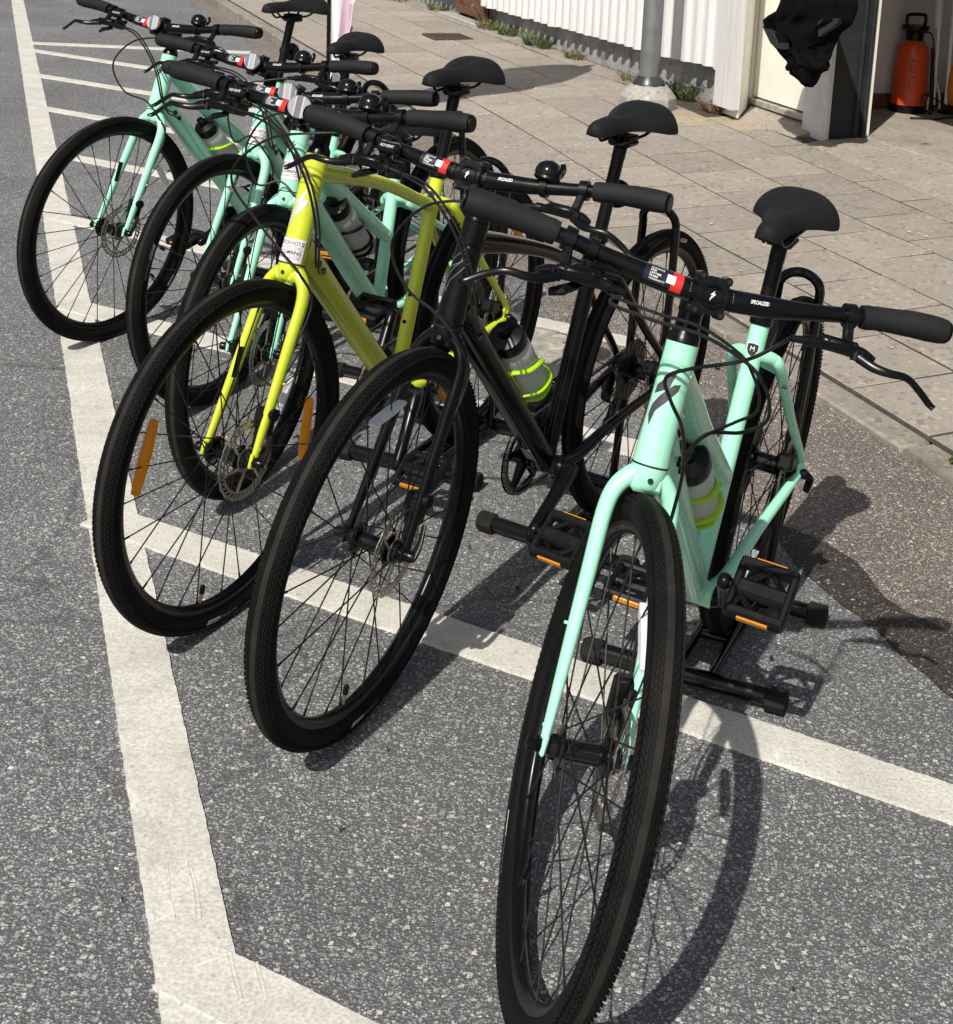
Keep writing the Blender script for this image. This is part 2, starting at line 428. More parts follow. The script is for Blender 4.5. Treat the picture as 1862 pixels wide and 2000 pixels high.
def reflector(name, col, rough=0.12, trans=0.5, thru=0.0, bands=False):
    mt, nt, b = new_mat(name)
    tc = N(nt, 'ShaderNodeTexCoord')
    v = N(nt, 'ShaderNodeTexVoronoi', feature='F1', i_Scale=420.0)
    nt.links.new(tc.outputs['Object'], v.inputs['Vector'])
    r = ramp(nt, [(0.0, tuple(c * 0.7 for c in col)), (0.6, col)])
    nt.links.new(v.outputs['Distance'], r.inputs[0])
    nt.links.new(r.outputs[0], b.inputs['Base Color'])
    b.inputs['Roughness'].default_value = rough
    b.inputs['Transmission Weight'].default_value = trans
    b.inputs['IOR'].default_value = 1.45
    bump(nt, b, v.outputs['Distance'], 0.35, 0.001)
    if bands:
        wv = N(nt, 'ShaderNodeTexWave', wave_type='BANDS', bands_direction='Y', i_Scale=11.0, i_Distortion=0.5)
        nt.links.new(tc.outputs['Object'], wv.inputs['Vector'])
        rb = ramp(nt, [(0.25, 0.30), (0.45, 1.0), (0.7, 0.6)])
        nt.links.new(wv.outputs['Fac'], rb.inputs[0])
        nt.links.new(mixc(nt, 1.0, r.outputs[0], rb.outputs[0], 'MULTIPLY'), b.inputs['Base Color'])
    if thru:
        tl = N(nt, 'ShaderNodeBsdfTranslucent')
        tl.inputs['Color'].default_value = (*col, 1)
        mx = N(nt, 'ShaderNodeMixShader')
        mx.inputs[0].default_value = thru
        nt.links.new(b.outputs[0], mx.inputs[1]); nt.links.new(tl.outputs[0], mx.inputs[2])
        nt.links.new(mx.outputs[0], nt.nodes['Material Output'].inputs['Surface'])
    return mt
M['orange'] = reflector('orange_reflector', (1.0, 0.50, 0.03), 0.12, 0.0, 0.5)
M['pedal'] = simple('pedal_plastic', (0.0045, 0.0046, 0.005), 0.5, vary=0.2, spec=0.18)
M['orange_dim'] = reflector('pedal_orange', (0.62, 0.24, 0.02), 0.2, 0.0, 0.1)
M['clear'] = reflector('clear_reflector', (0.90, 0.905, 0.92), 0.12, 0.0, 0.4)
M['lens'] = reflector('lens_reflector', (0.66, 0.67, 0.70), 0.08, 0.0, 0.1, True)

def bottle_mat():
    mt, nt, b = new_mat('bottle_plastic')
    tc = N(nt, 'ShaderNodeTexCoord')
    n1 = N(nt, 'ShaderNodeTexNoise', i_Scale=25.0, i_Detail=5.0)
    nt.links.new(tc.outputs['Object'], n1.inputs['Vector'])
    r = ramp(nt, [(0.3, (0.64, 0.64, 0.625)), (0.7, (0.76, 0.76, 0.74))])
    nt.links.new(n1.outputs[0], r.inputs[0])
    nt.links.new(r.outputs[0], b.inputs['Base Color'])
    b.inputs['Roughness'].default_value = 0.38
    b.inputs['Transmission Weight'].default_value = 0.35
    b.inputs['IOR'].default_value = 1.2
    return mt
M['bottle'] = bottle_mat()

def leaf_mat(name, c1, c2):
    mt, nt, b = new_mat(name)
    tc = N(nt, 'ShaderNodeTexCoord')
    n1 = N(nt, 'ShaderNodeTexNoise', i_Scale=18.0, i_Detail=3.0)
    nt.links.new(tc.outputs['Object'], n1.inputs['Vector'])
    r = ramp(nt, [(0.35, c1), (0.65, c2)])
    nt.links.new(n1.outputs[0], r.inputs[0])
    nt.links.new(r.outputs[0], b.inputs['Base Color'])
    b.inputs['Roughness'].default_value = 0.6
    return mt
M['weed'] = leaf_mat('weed_green', (0.04, 0.062, 0.014), (0.09, 0.115, 0.032))
M['weeddry'] = leaf_mat('weed_dry', (0.10, 0.09, 0.035), (0.16, 0.14, 0.06))
M['stem_brown'] = leaf_mat('weed_brown', (0.10, 0.06, 0.03), (0.17, 0.10, 0.05))

# ------------------------------------------------------------------ geometry helpers (each returns (verts, faces))
def A(*v):
    return np.array(v, float)

def unit(v):
    v = np.asarray(v, float)
    return v / (np.linalg.norm(v) + 1e-12)

def merge(parts):
    V, F, k = [], [], 0
    for v, f in parts:
        v = np.asarray(v, float)
        V.append(v)
        F += [tuple(i + k for i in q) for q in f]
        k += len(v)
    return np.concatenate(V), F

def smooth_path(pts, n=8):
    """Catmull-Rom through pts."""
    p = [np.asarray(q, float) for q in pts]
    p = [2 * p[0] - p[1]] + p + [2 * p[-1] - p[-2]]
    out = []
    for i in range(1, len(p) - 2):
        for t in np.linspace(0, 1, n, endpoint=False):
            a, b, c, d = p[i - 1], p[i], p[i + 1], p[i + 2]
            out.append(0.5 * (2 * b + (c - a) * t + (2 * a - 5 * b + 4 * c - d) * t * t + (3 * b - a - 3 * c + d) * t ** 3))
    out.append(p[-2])
    return out

def tube(pts, r, seg=10, up=None, flat=1.0, caps=True, power=2.0):
    """Sweep a (super)elliptical section. r: number or list; flat: width ratio along the side axis."""
    P = np.array([np.asarray(q, float) for q in pts])
    n = len(P)
    rr = np.full(n, r, float) if np.isscalar(r) else np.interp(np.linspace(0, 1, n), np.linspace(0, 1, len(r)), r)
    fl = np.full(n, flat, float) if np.isscalar(flat) else np.interp(np.linspace(0, 1, n), np.linspace(0, 1, len(flat)), flat)
    T = np.gradient(P, axis=0)
    T = T / (np.linalg.norm(T, axis=1)[:, None] + 1e-12)
    u = np.asarray(up, float) if up is not None else (A(0, 0, 1) if abs(T[0][2]) < 0.9 else A(1, 0, 0))
    u = unit(u - T[0] * (u @ T[0]))
    V, F = [], []
    th = np.linspace(0, 2 * np.pi, seg, endpoint=False)
    cs, sn = np.cos(th), np.sin(th)
    if power != 2.0:
        cs = np.sign(cs) * np.abs(cs) ** (2 / power)
        sn = np.sign(sn) * np.abs(sn) ** (2 / power)
    for i in range(n):
        u = unit(u - T[i] * (u @ T[i]))
        s = np.cross(T[i], u)
        for k in range(seg):
            V.append(P[i] + rr[i] * (cs[k] * u + fl[i] * sn[k] * s))
    for i in range(n - 1):
        for k in range(seg):
            a, b = i * seg + k, i * seg + (k + 1) % seg
            F.append((a, b, b + seg, a + seg))
    if caps:
        F.append(tuple(range(seg))[::-1])
        F.append(tuple((n - 1) * seg + k for k in range(seg)))
    return np.array(V), F

def frame(z, x=None):
    z = unit(z)
    x = np.asarray(x, float) if x is not None else (A(1, 0, 0) if abs(z[0]) < 0.9 else A(0, 1, 0))
    x = unit(x - z * (x @ z))
    return np.stack([x, np.cross(z, x), z], 1)

def lathe(profile, c=(0, 0, 0), axis=(0, 0, 1), seg=24, x=None, caps=True):
    R = frame(axis, x)
    V, F = [], []
    for r, h in profile:
        for k in range(seg):
            t = 2 * np.pi * k / seg
            V.append(A(r * np.cos(t), r * np.sin(t), h))
    n = len(profile)
    for i in range(n - 1):
        for k in range(seg):
            a, b = i * seg + k, i * seg + (k + 1) % seg
            F.append((a, b, b + seg, a + seg))
    if caps:
        F.append(tuple(range(seg))[::-1])
        F.append(tuple((n - 1) * seg + k for k in range(seg)))
    return np.array(V) @ R.T + np.asarray(c, float), F

def cyl(a, b, r, seg=14, r2=None, bev=0.0):
    a, b = np.asarray(a, float), np.asarray(b, float)
    L = np.linalg.norm(b - a)
    r2 = r if r2 is None else r2
    if bev:
        pr = [(r - bev, 0), (r, bev), (r2, L - bev), (r2 - bev, L)]
    else:
        pr = [(r, 0), (r2, L)]
    return lathe(pr, a, b - a, seg)

def box(c, size, R=None, bev=0.0):
    """Box with chamfered edges."""
    h = np.asarray(size, float) / 2
    R = np.eye(3) if R is None else R
    if bev <= 0:
        V = np.array([[x, y, z] for x in (-1, 1) for y in (-1, 1) for z in (-1, 1)], float) * h
        F = [(0, 1, 3, 2), (4, 6, 7, 5), (0, 4, 5, 1), (2, 3, 7, 6), (0, 2, 6, 4), (1, 5, 7, 3)]
        return V @ R.T + np.asarray(c, float), F
    bm = bmesh.new()
    bmesh.ops.create_cube(bm, size=1.0)
    for v in bm.verts:
        v.co = Vector((v.co.x * 2 * h[0], v.co.y * 2 * h[1], v.co.z * 2 * h[2]))
    bmesh.ops.bevel(bm, geom=list(bm.edges), offset=min(bev, 0.45 * 2 * h.min()), segments=1, affect='EDGES', profile=0.5)
    V = np.array([v.co[:] for v in bm.verts])
    F = [tuple(v.index for v in f.verts) for f in bm.faces]
    bm.free()
    return V @ R.T + np.asarray(c, float), F

def extrude(poly, t, R=None, c=(0, 0, 0)):
    """Extrude a 2D outline (xy) symmetric about z=0 by thickness t."""
    n = len(poly)
    V = [A(x, y, -t / 2) for x, y in poly] + [A(x, y, t / 2) for x, y in poly]
    F = [tuple(range(n))[::-1], tuple(range(n, 2 * n))] + [(i, (i + 1) % n, n + (i + 1) % n, n + i) for i in range(n)]
    V = np.array(V)
    if R is not None:
        V = V @ R.T
    return V + np.asarray(c, float), F

def loft(sections, closed=True, caps=True):
    n = len(sections[0])
    V = np.concatenate([np.asarray(s, float) for s in sections])
    F = []
    for i in range(len(sections) - 1):
        for k in range(n if closed else n - 1):
            a, b = i * n + k, i * n + (k + 1) % n
            F.append((a, b, b + n, a + n))
    if caps and closed:
        F.append(tuple(range(n))[::-1])
        F.append(tuple((len(sections) - 1) * n + k for k in range(n)))
    return V, F

MESH_N = [0]
def mesh(geo, mat=None, sharp=38, name='part'):
    V, F = geo
    me = bpy.data.meshes.new(name)
    me.from_pydata(np.asarray(V, float).tolist(), [], F)
    me.validate()
    bm = bmesh.new()
    bm.from_mesh(me)
    bmesh.ops.recalc_face_normals(bm, faces=bm.faces)
    bm.to_mesh(me)
    bm.free()
    if sharp:
        me.polygons.foreach_set('use_smooth', [True] * len(me.polygons))
        me.set_sharp_from_angle(angle=rad(sharp))
    if mat:
        me.materials.append(M[mat])
    return me

def add(name, me, parent=None, mat4=None):
    o = bpy.data.objects.new(name, me)
    COL.objects.link(o)
    if parent is not None:
        o.parent = parent
    if mat4 is not None:
        o.matrix_local = mat4
    return o

def part(name, geo, mat, parent=None, mat4=None, sharp=38):
    return add(name, mesh(geo, mat, sharp, name), parent, mat4)

def tag(o, label=None, cat=None, group=None, kind=None):
    for k, v in (('label', label), ('category', cat), ('group', group), ('kind', kind)):
        if v is not None:
            o[k] = v
    return o

def empty(name, mat4=None, parent=None):
    o = bpy.data.objects.new(name, None)
    o.empty_display_size = 0.1
    COL.objects.link(o)
    if parent is not None:
        o.parent = parent
    if mat4 is not None:
        if parent is None:
            o.matrix_world = mat4
        else:
            o.matrix_local = mat4
    return o

def to4(R, t=(0, 0, 0)):
    mm = Matrix([list(map(float, r)) for r in R]).to_4x4()
    mm.translation = Vector([float(q) for q in t])
    return mm

_tc = {}
def text2d(s, size=1.0, bold=0.0, shear=0.0):
    """Built-in font as flat triangles centred on the origin; returns (verts xy, faces)."""
    key = (s, bold, shear)
    if key not in _tc:
        cu = bpy.data.curves.new('txt', 'FONT')
        cu.body = s
        cu.size = 1.0
        cu.align_x = 'CENTER'
        cu.align_y = 'CENTER'
        cu.offset = bold
        cu.shear = shear
        cu.resolution_u = 2
        ob = bpy.data.objects.new('txt', cu)
        COL.objects.link(ob)
        dg = bpy.context.evaluated_depsgraph_get()
        me = ob.evaluated_get(dg).to_mesh()
        V = np.array([v.co[:2] for v in me.vertices]) if len(me.vertices) else np.zeros((0, 2))
        F = [tuple(p.vertices) for p in me.polygons]
        ob.evaluated_get(dg).to_mesh_clear()
        bpy.data.objects.remove(ob, do_unlink=True)
        bpy.data.curves.remove(cu)
        _tc[key] = (V, F)
    V, F = _tc[key]
    return V * size, F

def poly2d(pts, maxlen=0.006):
    """Triangulated and subdivided flat outline, ready to be wrapped on a tube."""
    bm = bmesh.new()
    vs = [bm.verts.new((x, y, 0)) for x, y in pts]
    f = bm.faces.new(vs)
    bmesh.ops.triangulate(bm, faces=[f])
    for _ in range(4):
        long = [e for e in bm.edges if e.calc_length() > maxlen]
        if not long:
            break
        bmesh.ops.subdivide_edges(bm, edges=long, cuts=1)
        bmesh.ops.triangulate(bm, faces=bm.faces)
    bm.verts.index_update()
    V = np.array([v.co[:2] for v in bm.verts])
    F = [tuple(v.index for v in fc.verts) for fc in bm.faces]
    bm.free()
    return V, F

def rect2d(x0, x1, y0, y1, nx=12, ny=3):
    xs, ys = np.linspace(x0, x1, nx + 1), np.linspace(y0, y1, ny + 1)
    V = np.array([[x, y] for y in ys for x in xs])
    F = [(j * (nx + 1) + i, j * (nx + 1) + i + 1, (j + 1) * (nx + 1) + i + 1, (j + 1) * (nx + 1) + i) for j in range(ny) for i in range(nx)]
    return V, F

def wrap(geo2, base, axis, front, radius, off=0.0006):
    """Wrap flat (u, v) geometry on a cylinder: v runs along axis from base, u goes round from `front`.
    radius: number or function of v."""
    V, F = geo2
    ax = unit(axis)
    fr = unit(np.asarray(front, float) - ax * (np.asarray(front, float) @ ax))
    sd_ = np.cross(ax, fr)
    out = []
    for u, v in V:
        r = (radius(v) if callable(radius) else radius) + off
        a = u / r
        out.append(np.asarray(base, float) + ax * v + r * (np.cos(a) * fr + np.sin(a) * sd_))
    return np.array(out), F

# ------------------------------------------------------------------ the street frame: s along the kerb, n from the road to the house
SV = A(math.cos(rad(116.4)), math.sin(rad(116.4)), 0)
NV = A(math.cos(rad(26.4)), math.sin(rad(26.4)), 0)
RS = np.stack([SV, NV, A(0, 0, 1)], 1)
RS = np.stack([SV, NV, -np.cross(SV, NV) * -1], 1)
def W(s, n, z=0.0):
    return SV * s + NV * n + A(0, 0, z)
def wgeo(geo):
    V, F = geo
    V = np.asarray(V, float)
    return V[:, :1] * SV + V[:, 1:2] * NV + V[:, 2:3] * A(0, 0, 1), F
def kz(s):
    t = np.clip((s - 4.5) / 3.5, 0, 1)
    return 0.02 + 0.08 * t * t * (3 - 2 * t)
N_K0, N_K1 = 2.28, 2.395
def pz(s, n):
    return float(kz(s) + 0.03 * max(0.0, n - N_K1))

# road
g = 120.0
part('road', (np.array([[-g, -g, 0], [g, -g, 0], [g, g, 0], [-g, g, 0]]), [(0, 1, 2, 3)]), 'asphalt', sharp=0)['kind'] = 'structure'

def ragged(outline, amp, step=0.03, z=0.004, seed=1):
    """Closed outline with worn edges, as one sheet (centre strip kept straight)."""
    r = np.random.default_rng(seed)
    P = []
    n = len(outline)
    for i in range(n):
        a, b = np.asarray(outline[i], float), np.asarray(outline[(i + 1) % n], float)
        L = np.linalg.norm(b - a)
        k = max(1, int(L / step))
        d = (b - a) / L
        nn = A(-d[1], d[0])
        w = 0
        for j in range(k):
            w = 0.6 * w + r.normal(0, amp)
            P.append(a + (b - a) * j / k + nn * w)
    bm = bmesh.new()
    f = bm.faces.new([bm.verts.new((p[0], p[1], z)) for p in P])
    bmesh.ops.triangulate(bm, faces=[f])
    bm.verts.index_update()
    V = np.array([v.co[:] for v in bm.verts])
    F = [tuple(v.index for v in fc.verts) for fc in bm.faces]
    bm.free()
    return V, F

# gutter strip of browner asphalt along the kerb
def sn2(s, n):
    p = W(s, n)
    return p[:2]
gut = [sn2(-6, 1.70), sn2(1.0, 1.72), sn2(2.4, 1.69), sn2(3.6, 1.70), sn2(4.5, 1.86), sn2(6.0, 2.02), sn2(8.5, 2.12), sn2(20, 2.2), sn2(20, N_K0 + 0.03), sn2(-6, N_K0 + 0.03)]
part('gutter_strip', ragged(gut, 0.006, 0.03, 0.002, 3), 'gutter', sharp=0)['kind'] = 'structure'
part('mortar_patch', ragged([sn2(3.55, 1.55), sn2(3.9, 1.46), sn2(4.2, 1.56), sn2(4.32, 1.72), sn2(4.05, 1.80), sn2(3.72, 1.72)], 0.02, 0.03, 0.004, 5), 'patch', sharp=0)['kind'] = 'structure'

# dark seam painted in for handlebar shade and wet gravel at the strip edge
part('shade_stain', ragged([q[:2] for q in smooth_path([A(*t_, 0) for t_ in [sn2(2.52, 1.70), sn2(2.35, 1.66), sn2(2.1, 1.665), sn2(1.85, 1.66), sn2(1.3, 1.67), sn2(0.6, 1.68), sn2(0.6, 1.83), sn2(1.3, 1.80), sn2(1.75, 1.79), sn2(1.95, 1.835), sn2(2.15, 1.77), sn2(2.35, 1.80), sn2(2.5, 1.76), sn2(2.55, 1.73)]], 6)], 0.0022, 0.03, 0.004, 9), 'shade_grit', sharp=0)['kind'] = 'structure'

# painted lines: a long edge line and hatching
def strip(p0, p1, w, amp, z, seed, name='road_marking'):
    """A painted stripe: regular quads with worn side edges and a thin turned-down rim."""
    r = np.random.default_rng(seed)
    p0, p1 = A(*p0), A(*p1)
    L = np.linalg.norm(p1 - p0)
    d = (p1 - p0) / L
    nn = A(-d[1], d[0])
    k = int(L / 0.008)
    off = []
    for side in (0, 1):
        w1 = np.convolve(r.normal(0, 1, k + 60), np.ones(40) / 40, 'same')[:k] * 3.0
        w2 = np.convolve(r.normal(0, 1, k + 10), np.ones(3) / 3, 'same')[:k] * 1.1
        off.append((w1 + w2) * amp)
    V, F = [], []
    for i in range(k):
        c = p0 + d * (L * i / (k - 1))
        for v, zz in ((-w / 2 + off[0][i], -0.001), (-w / 2 + 0.0012 + off[0][i], z), (-w / 6, z), (w / 6, z), (w / 2 - 0.0012 + off[1][i], z), (w / 2 + off[1][i], -0.001)):
            q = c + nn * v
            V.append(A(q[0], q[1], zz))
    for i in range(k - 1):
        for j in range(5):
            a = i * 6 + j
            F.append((a, a + 1, a + 7, a + 6))
    F.append(tuple(range(6)))
    F.append(tuple((k - 1) * 6 + j for j in range(6))[::-1])
    o = part(name, (np.array(V), F), 'line', sharp=30)
    o['kind'] = 'structure'
    return o
dL = A(math.cos(rad(115.05)), math.sin(rad(115.05)))
nL = A(dL[1], -dL[0])
base = A(-0.89, 2.279) + nL * 0.05
edge_line = strip(base - dL * 3.2, base + dL * 26, 0.108, 0.0010, 0.0035, 11)
starts = [(-0.471, 1.631), (-1.079, 2.906), (-1.743, 4.362), (-2.246, 5.448), (-2.72, 6.60), (-3.348, 7.796), (-3.867, 8.917), (-4.388, 10.001)]
dA = A(math.cos(rad(-25.2)), math.sin(rad(-25.2)))
nA = A(-dA[1], dA[0])
for k, st in enumerate(starts):
    p = A(*st) - nA * 0.049
    n0 = float(p @ NV[:2])
    L = ((1.74 if k == 2 else 1.98) - n0) / float(dA @ NV[:2])
    strip(p - dA * 0.06, p + dA * L, 0.100 if k < 3 else 0.085, 0.0010, 0.0065, 20 + k)
strip((-4.55, 10.30), (-2.95, 10.52), 0.09, 0.0014, 0.0095, 40)

# ridges pressed into the paint by tyres
for k, ln in enumerate([[(-0.6276, 1.8026), (-0.6143, 1.7708), (-0.6021, 1.7371), (-0.5899, 1.7156), (-0.5787, 1.6917)], [(-0.6295, 1.7994), (-0.6156, 1.7649), (-0.6018, 1.7315)], [(-0.6007, 1.8111), (-0.588, 1.7851), (-0.5716, 1.7513), (-0.559, 1.7183), (-0.5504, 1.6941)], [(-0.5901, 1.7969), (-0.5769, 1.7742), (-0.5608, 1.7407), (-0.5476, 1.7081), (-0.5418, 1.6922)], [(-0.5772, 1.8041), (-0.5704, 1.7962), (-0.5578, 1.7937), (-0.5496, 1.7766)], [(-0.5637, 1.7694), (-0.5536, 1.7598), (-0.5393, 1.7541), (-0.5297, 1.732)], [(-0.5507, 1.7387), (-0.5409, 1.7322), (-0.5292, 1.7276), (-0.5199, 1.7077)], [(-0.5374, 1.7145), (-0.5305, 1.7052), (-0.5221, 1.707)], [(-0.5159, 1.6517), (-0.5025, 1.6465), (-0.4917, 1.6433), (-0.4789, 1.633)], [(-0.4884, 1.6322), (-0.4743, 1.6042), (-0.4602, 1.5759), (-0.4497, 1.5553)], [(-0.4811, 1.6313), (-0.4679, 1.6047), (-0.4536, 1.5765), (-0.4438, 1.5558)], [(-0.4464, 1.6189), (-0.4358, 1.5974), (-0.4224, 1.5694)], [(-0.4411, 1.6194), (-0.4302, 1.5978), (-0.4188, 1.5744), (-0.4118, 1.5583)], [(-0.5177, 1.6016), (-0.4958, 1.6054), (-0.4614, 1.6062)], [(-0.512, 1.5718), (-0.4873, 1.5776), (-0.447, 1.5828)], [(-0.628, 1.7406), (-0.6147, 1.744)], [(-0.6154, 1.7023), (-0.6059, 1.6867)]]):
    if k in (4, 5, 6, 7, 8, 13, 14):
        continue
    pts_ = [A(x, y, 0.0066 if (k >= 8 and k < 15) else 0.0036) for x, y in ln]
    part('paint_ridge', tube(smooth_path(pts_, 4), 0.0008, 6, up=(0, 0, 1), flat=2.2), 'line', edge_line)

# crumbs of tar, leaf and grit lying on the road
rr_ = np.random.default_rng(77)
V, F = [], []
for i in range(75):
    x, y = rr_.uniform(-2.6, 1.6), rr_.uniform(1.4, 6.5)
    if W(0, 0)[0] + A(x, y, 0) @ NV > 2.2:
        continue
    q = rr_.uniform(0.0015, 0.006)
    a0 = rr_.uniform(0, 6.28)
    k0 = len(V)
    V += [A(x + q * math.cos(a0 + t) * rr_.uniform(0.5, 1.2), y + q * math.sin(a0 + t) * rr_.uniform(0.5, 1.2), 0.0095 + rr_.uniform(0, 0.003)) for t in (0, 1.3, 2.6, 3.9, 5.1)]
    V += [A(x, y, 0.0)]
    F.append((k0, k0 + 1, k0 + 2, k0 + 3, k0 + 4))
    F += [(k0 + i2, k0 + (i2 + 1) % 5, k0 + 5) for i2 in range(5)]
tag(part('road_grit', (np.array(V), F), 'shade_grit', sharp=0), 'dark crumbs of grit scattered on the road', 'grit', kind='stuff')

# kerb stones
kerb = part('kerb', wgeo(box((7.0, (N_K0 + N_K1) / 2, -0.06), (34, 0.08, 0.06))), 'joint', sharp=0)
kerb['kind'] = 'structure'
s0 = -6.0
k = 0
while s0 < 22:
    L = 0.98
    sc = s0 + L / 2
    z0, z1 = kz(s0), kz(s0 + L)
    w = N_K1 - N_K0 - 0.008
    V, F = box((0, 0, 0), (L - 0.008, w, 0.16), None, 0.008)
    V[:, 2] += np.interp(V[:, 0], (-L / 2, L / 2), (z0, z1)) - 0.08
    V[:, 0] += sc
    V[:, 1] += (N_K0 + N_K1) / 2 + rng.normal(0, 0.002)
    part('kerb_stone', wgeo((V, F)), 'kerb', kerb)
    s0 += L
    k += 1

# pavement: bedding sheet with single slabs on it
ss = np.linspace(-6, 22, 113)
nn_ = np.linspace(N_K1 - 0.01, 4.6, 6)
V = np.array([[s, n, pz(s, n) - 0.0008] for s in ss for n in nn_])
F = [(i * 6 + j, i * 6 + j + 1, (i + 1) * 6 + j + 1, (i + 1) * 6 + j) for i in range(112) for j in range(5)]
pav = part('pavement', wgeo((V, F)), 'joint', sharp=0)
pav['kind'] = 'structure'
rows = [2.40, 2.80, 3.205, 3.605, 3.985]
SL = 0.381
slab_me = {}
def slab_mesh(w, l, mat):
    key = (round(w, 3), round(l, 3), mat)
    if key not in slab_me:
        slab_me[key] = mesh(box((0, 0, -0.0225), (l - 0.010, w - 0.011, 0.045), None, 0.0025), mat, 20, 'slab')
    return slab_me[key]
cnt = 0
for r in range(5):
    n0 = rows[r]
    n1 = rows[r + 1] if r < 4 else 4.195
    s = 0.9 + (0.0 if r % 2 == 0 else SL / 2) + 0.05
    while s < 15.6:
        nc = (n0 + n1) / 2
        sc = s + SL / 2
        if not (r == 4 and 7.05 < sc < 7.75):     # the lamp foot stands here
            zz = pz(sc, nc)
            ds = (kz(sc + 0.15) - kz(sc - 0.15)) / 0.3
            R = np.stack([unit(SV + A(0, 0, ds)), unit(NV + A(0, 0, 0.03)), A(0, 0, 1)], 1)
            R = frame(np.cross(R[:, 0], R[:, 1]) * (1 if np.cross(R[:, 0], R[:, 1])[2] > 0 else -1), R[:, 0])
            # local x must run along s; y along n is handled by symmetry of the slab
            tilt = Matrix.Rotation(rng.normal(0, 0.0032), 4, 'X') @ Matrix.Rotation(rng.normal(0, 0.003), 4, 'Y') @ Matrix.Rotation(rng.normal(0, 0.005), 4, 'Z')
            worn = (r == 3 and 6.75 < sc < 7.15) or (r == 4 and 6.5 < sc < 7.0)
            add('slab', slab_mesh(n1 - n0, SL, 'slab_worn' if worn else 'slab'), pav, to4(R, W(sc, nc, zz + 0.0020 + rng.normal(0, 0.0007))) @ tilt)
            cnt += 1
        s += SL
print('slabs', cnt)

# ------------------------------------------------------------------ the house along the pavement
house = empty('house', to4(np.eye(3), W(9, 4.2, 0)))
HI = house.matrix_world.inverted()
def hp(name, geo, mat, parent=None, sharp=30, local=False):
    V, F = wgeo(geo) if not local else geo
    me = mesh((V, F), mat, sharp, name)
    o = add(name, me, parent or house)
    if parent is None:
        o.matrix_local = HI
    return o
NW = 4.10                      # face of the cladding
def bx(s0, s1, n0, n1, z0, z1, bev=0.004):
    return box(((s0 + s1) / 2, (n0 + n1) / 2, (z0 + z1) / 2), (s1 - s0, n1 - n0, z1 - z0), None, bev)
# rough plinth with an uneven face
def plinth(s0, s1):
    xs = np.arange(s0, s1 + 0.001, 0.05)
    zs_ = np.linspace(0.05, 0.46, 9)
    V = np.array([[x, 4.205 + rng.normal(0, 0.003), z] for x in xs for z in zs_])
    n = len(zs_)
    F = [(i * n + j, i * n + j + 1, (i + 1) * n + j + 1, (i + 1) * n + j) for i in range(len(xs) - 1) for j in range(n - 1)]
    return V, F
hp('plinth', plinth(7.05, 11.42), 'plinth')
hp('plinth', plinth(12.16, 17.0), 'plinth')
hp('wall_core', bx(7.37, 17.0, 4.215, 4.35, 0.30, 3.0), 'plinth')
# cladding boards, each a plank with a proud rounded batten
def clad_profile(w, t0=0.0):
    b0, b1 = 0.30 * w, 0.70 * w
    return [(-w / 2 + 0.001, NW + 0.034), (-w / 2 + b0 - w * 0.10, NW + 0.030), (-w / 2 + b0, NW + 0.006), (-w / 2 + b0 + 0.010, NW),
            (-w / 2 + b1 - 0.010, NW), (-w / 2 + b1, NW + 0.006), (-w / 2 + b1 + w * 0.10, NW + 0.030), (w / 2 - 0.001, NW + 0.034),
            (w / 2 - 0.001, NW + 0.075), (-w / 2 + 0.001, NW + 0.075)]
s = 7.12
while s < 16.5:
    w = 0.138
    sc = s + w / 2
    if not (11.36 < sc < 12.14):
        zb = float(np.interp(sc, [7.1, 8.2, 9.7, 11.2, 14], [0.405, 0.375, 0.35, 0.335, 0.32])) + rng.normal(0, 0.004)
        pr = clad_profile(w)
        j = rng.normal(0, 0.002)
        secs = [[A(sc + a, n + j, z) for a, n in pr] for z in (zb, 3.0)]
        hp('cladding_board', loft(secs), 'board', sharp=25)
    s += w
# hatch with vertical planks
hatch = hp('cellar_hatch', bx(11.38, 12.16, 4.20, 4.24, 0.20, 1.3), 'hatch')
for i in range(6):
    a = 11.47 + i * 0.10
    hp('plank', bx(a, a + 0.092, 4.185, 4.199, 0.27, 1.28, 0.003), 'hatch', hatch)
hp('frame_board', bx(11.38, 11.465, 4.15, 4.198, 0.2, 1.3), 'hatch', hatch)
hp('frame_board', bx(12.075, 12.16, 4.15, 4.198, 0.2, 1.3), 'hatch', hatch)
hp('frame_board', bx(11.466, 12.074, 4.15, 4.182, 0.2, 0.268), 'hatch', hatch)
hp('hatch_sill', bx(11.25, 12.25, 4.02, 4.14, 0.12, 0.185, 0.012), 'lampbase')
# corner board, splayed reveal, door, posts
NP, ND = 4.335, 4.43
cb = [(6.90, NW - 0.035), (7.115, NW - 0.035), (7.115, NW + 0.02), (6.90, NW + 0.02)]
hp('corner_board', loft([[A(a, b, z) for a, b in cb] for z in (0.20, 3.0)]), 'corner', sharp=25)
hp('door_reveal', loft([[A(6.905, NW + 0.022, z), A(7.11, NW + 0.022, z), A(7.36, ND + 0.05, z), A(7.305, ND + 0.05, z), A(7.30, ND - 0.005, z)] for z in (0.15, 3.0)]), 'reveal', sharp=20)
door = hp('door', bx(6.50, 7.262, ND, ND + 0.045, 0.222, 2.2), 'cream')
hp('door_frame', bx(7.272, 7.298, ND - 0.02, ND + 0.05, 0.19, 2.3), 'cream')
hp('door_sill', bx(6.45, 7.298, ND - 0.03, ND + 0.06, 0.175, 0.212, 0.004), 'sill')
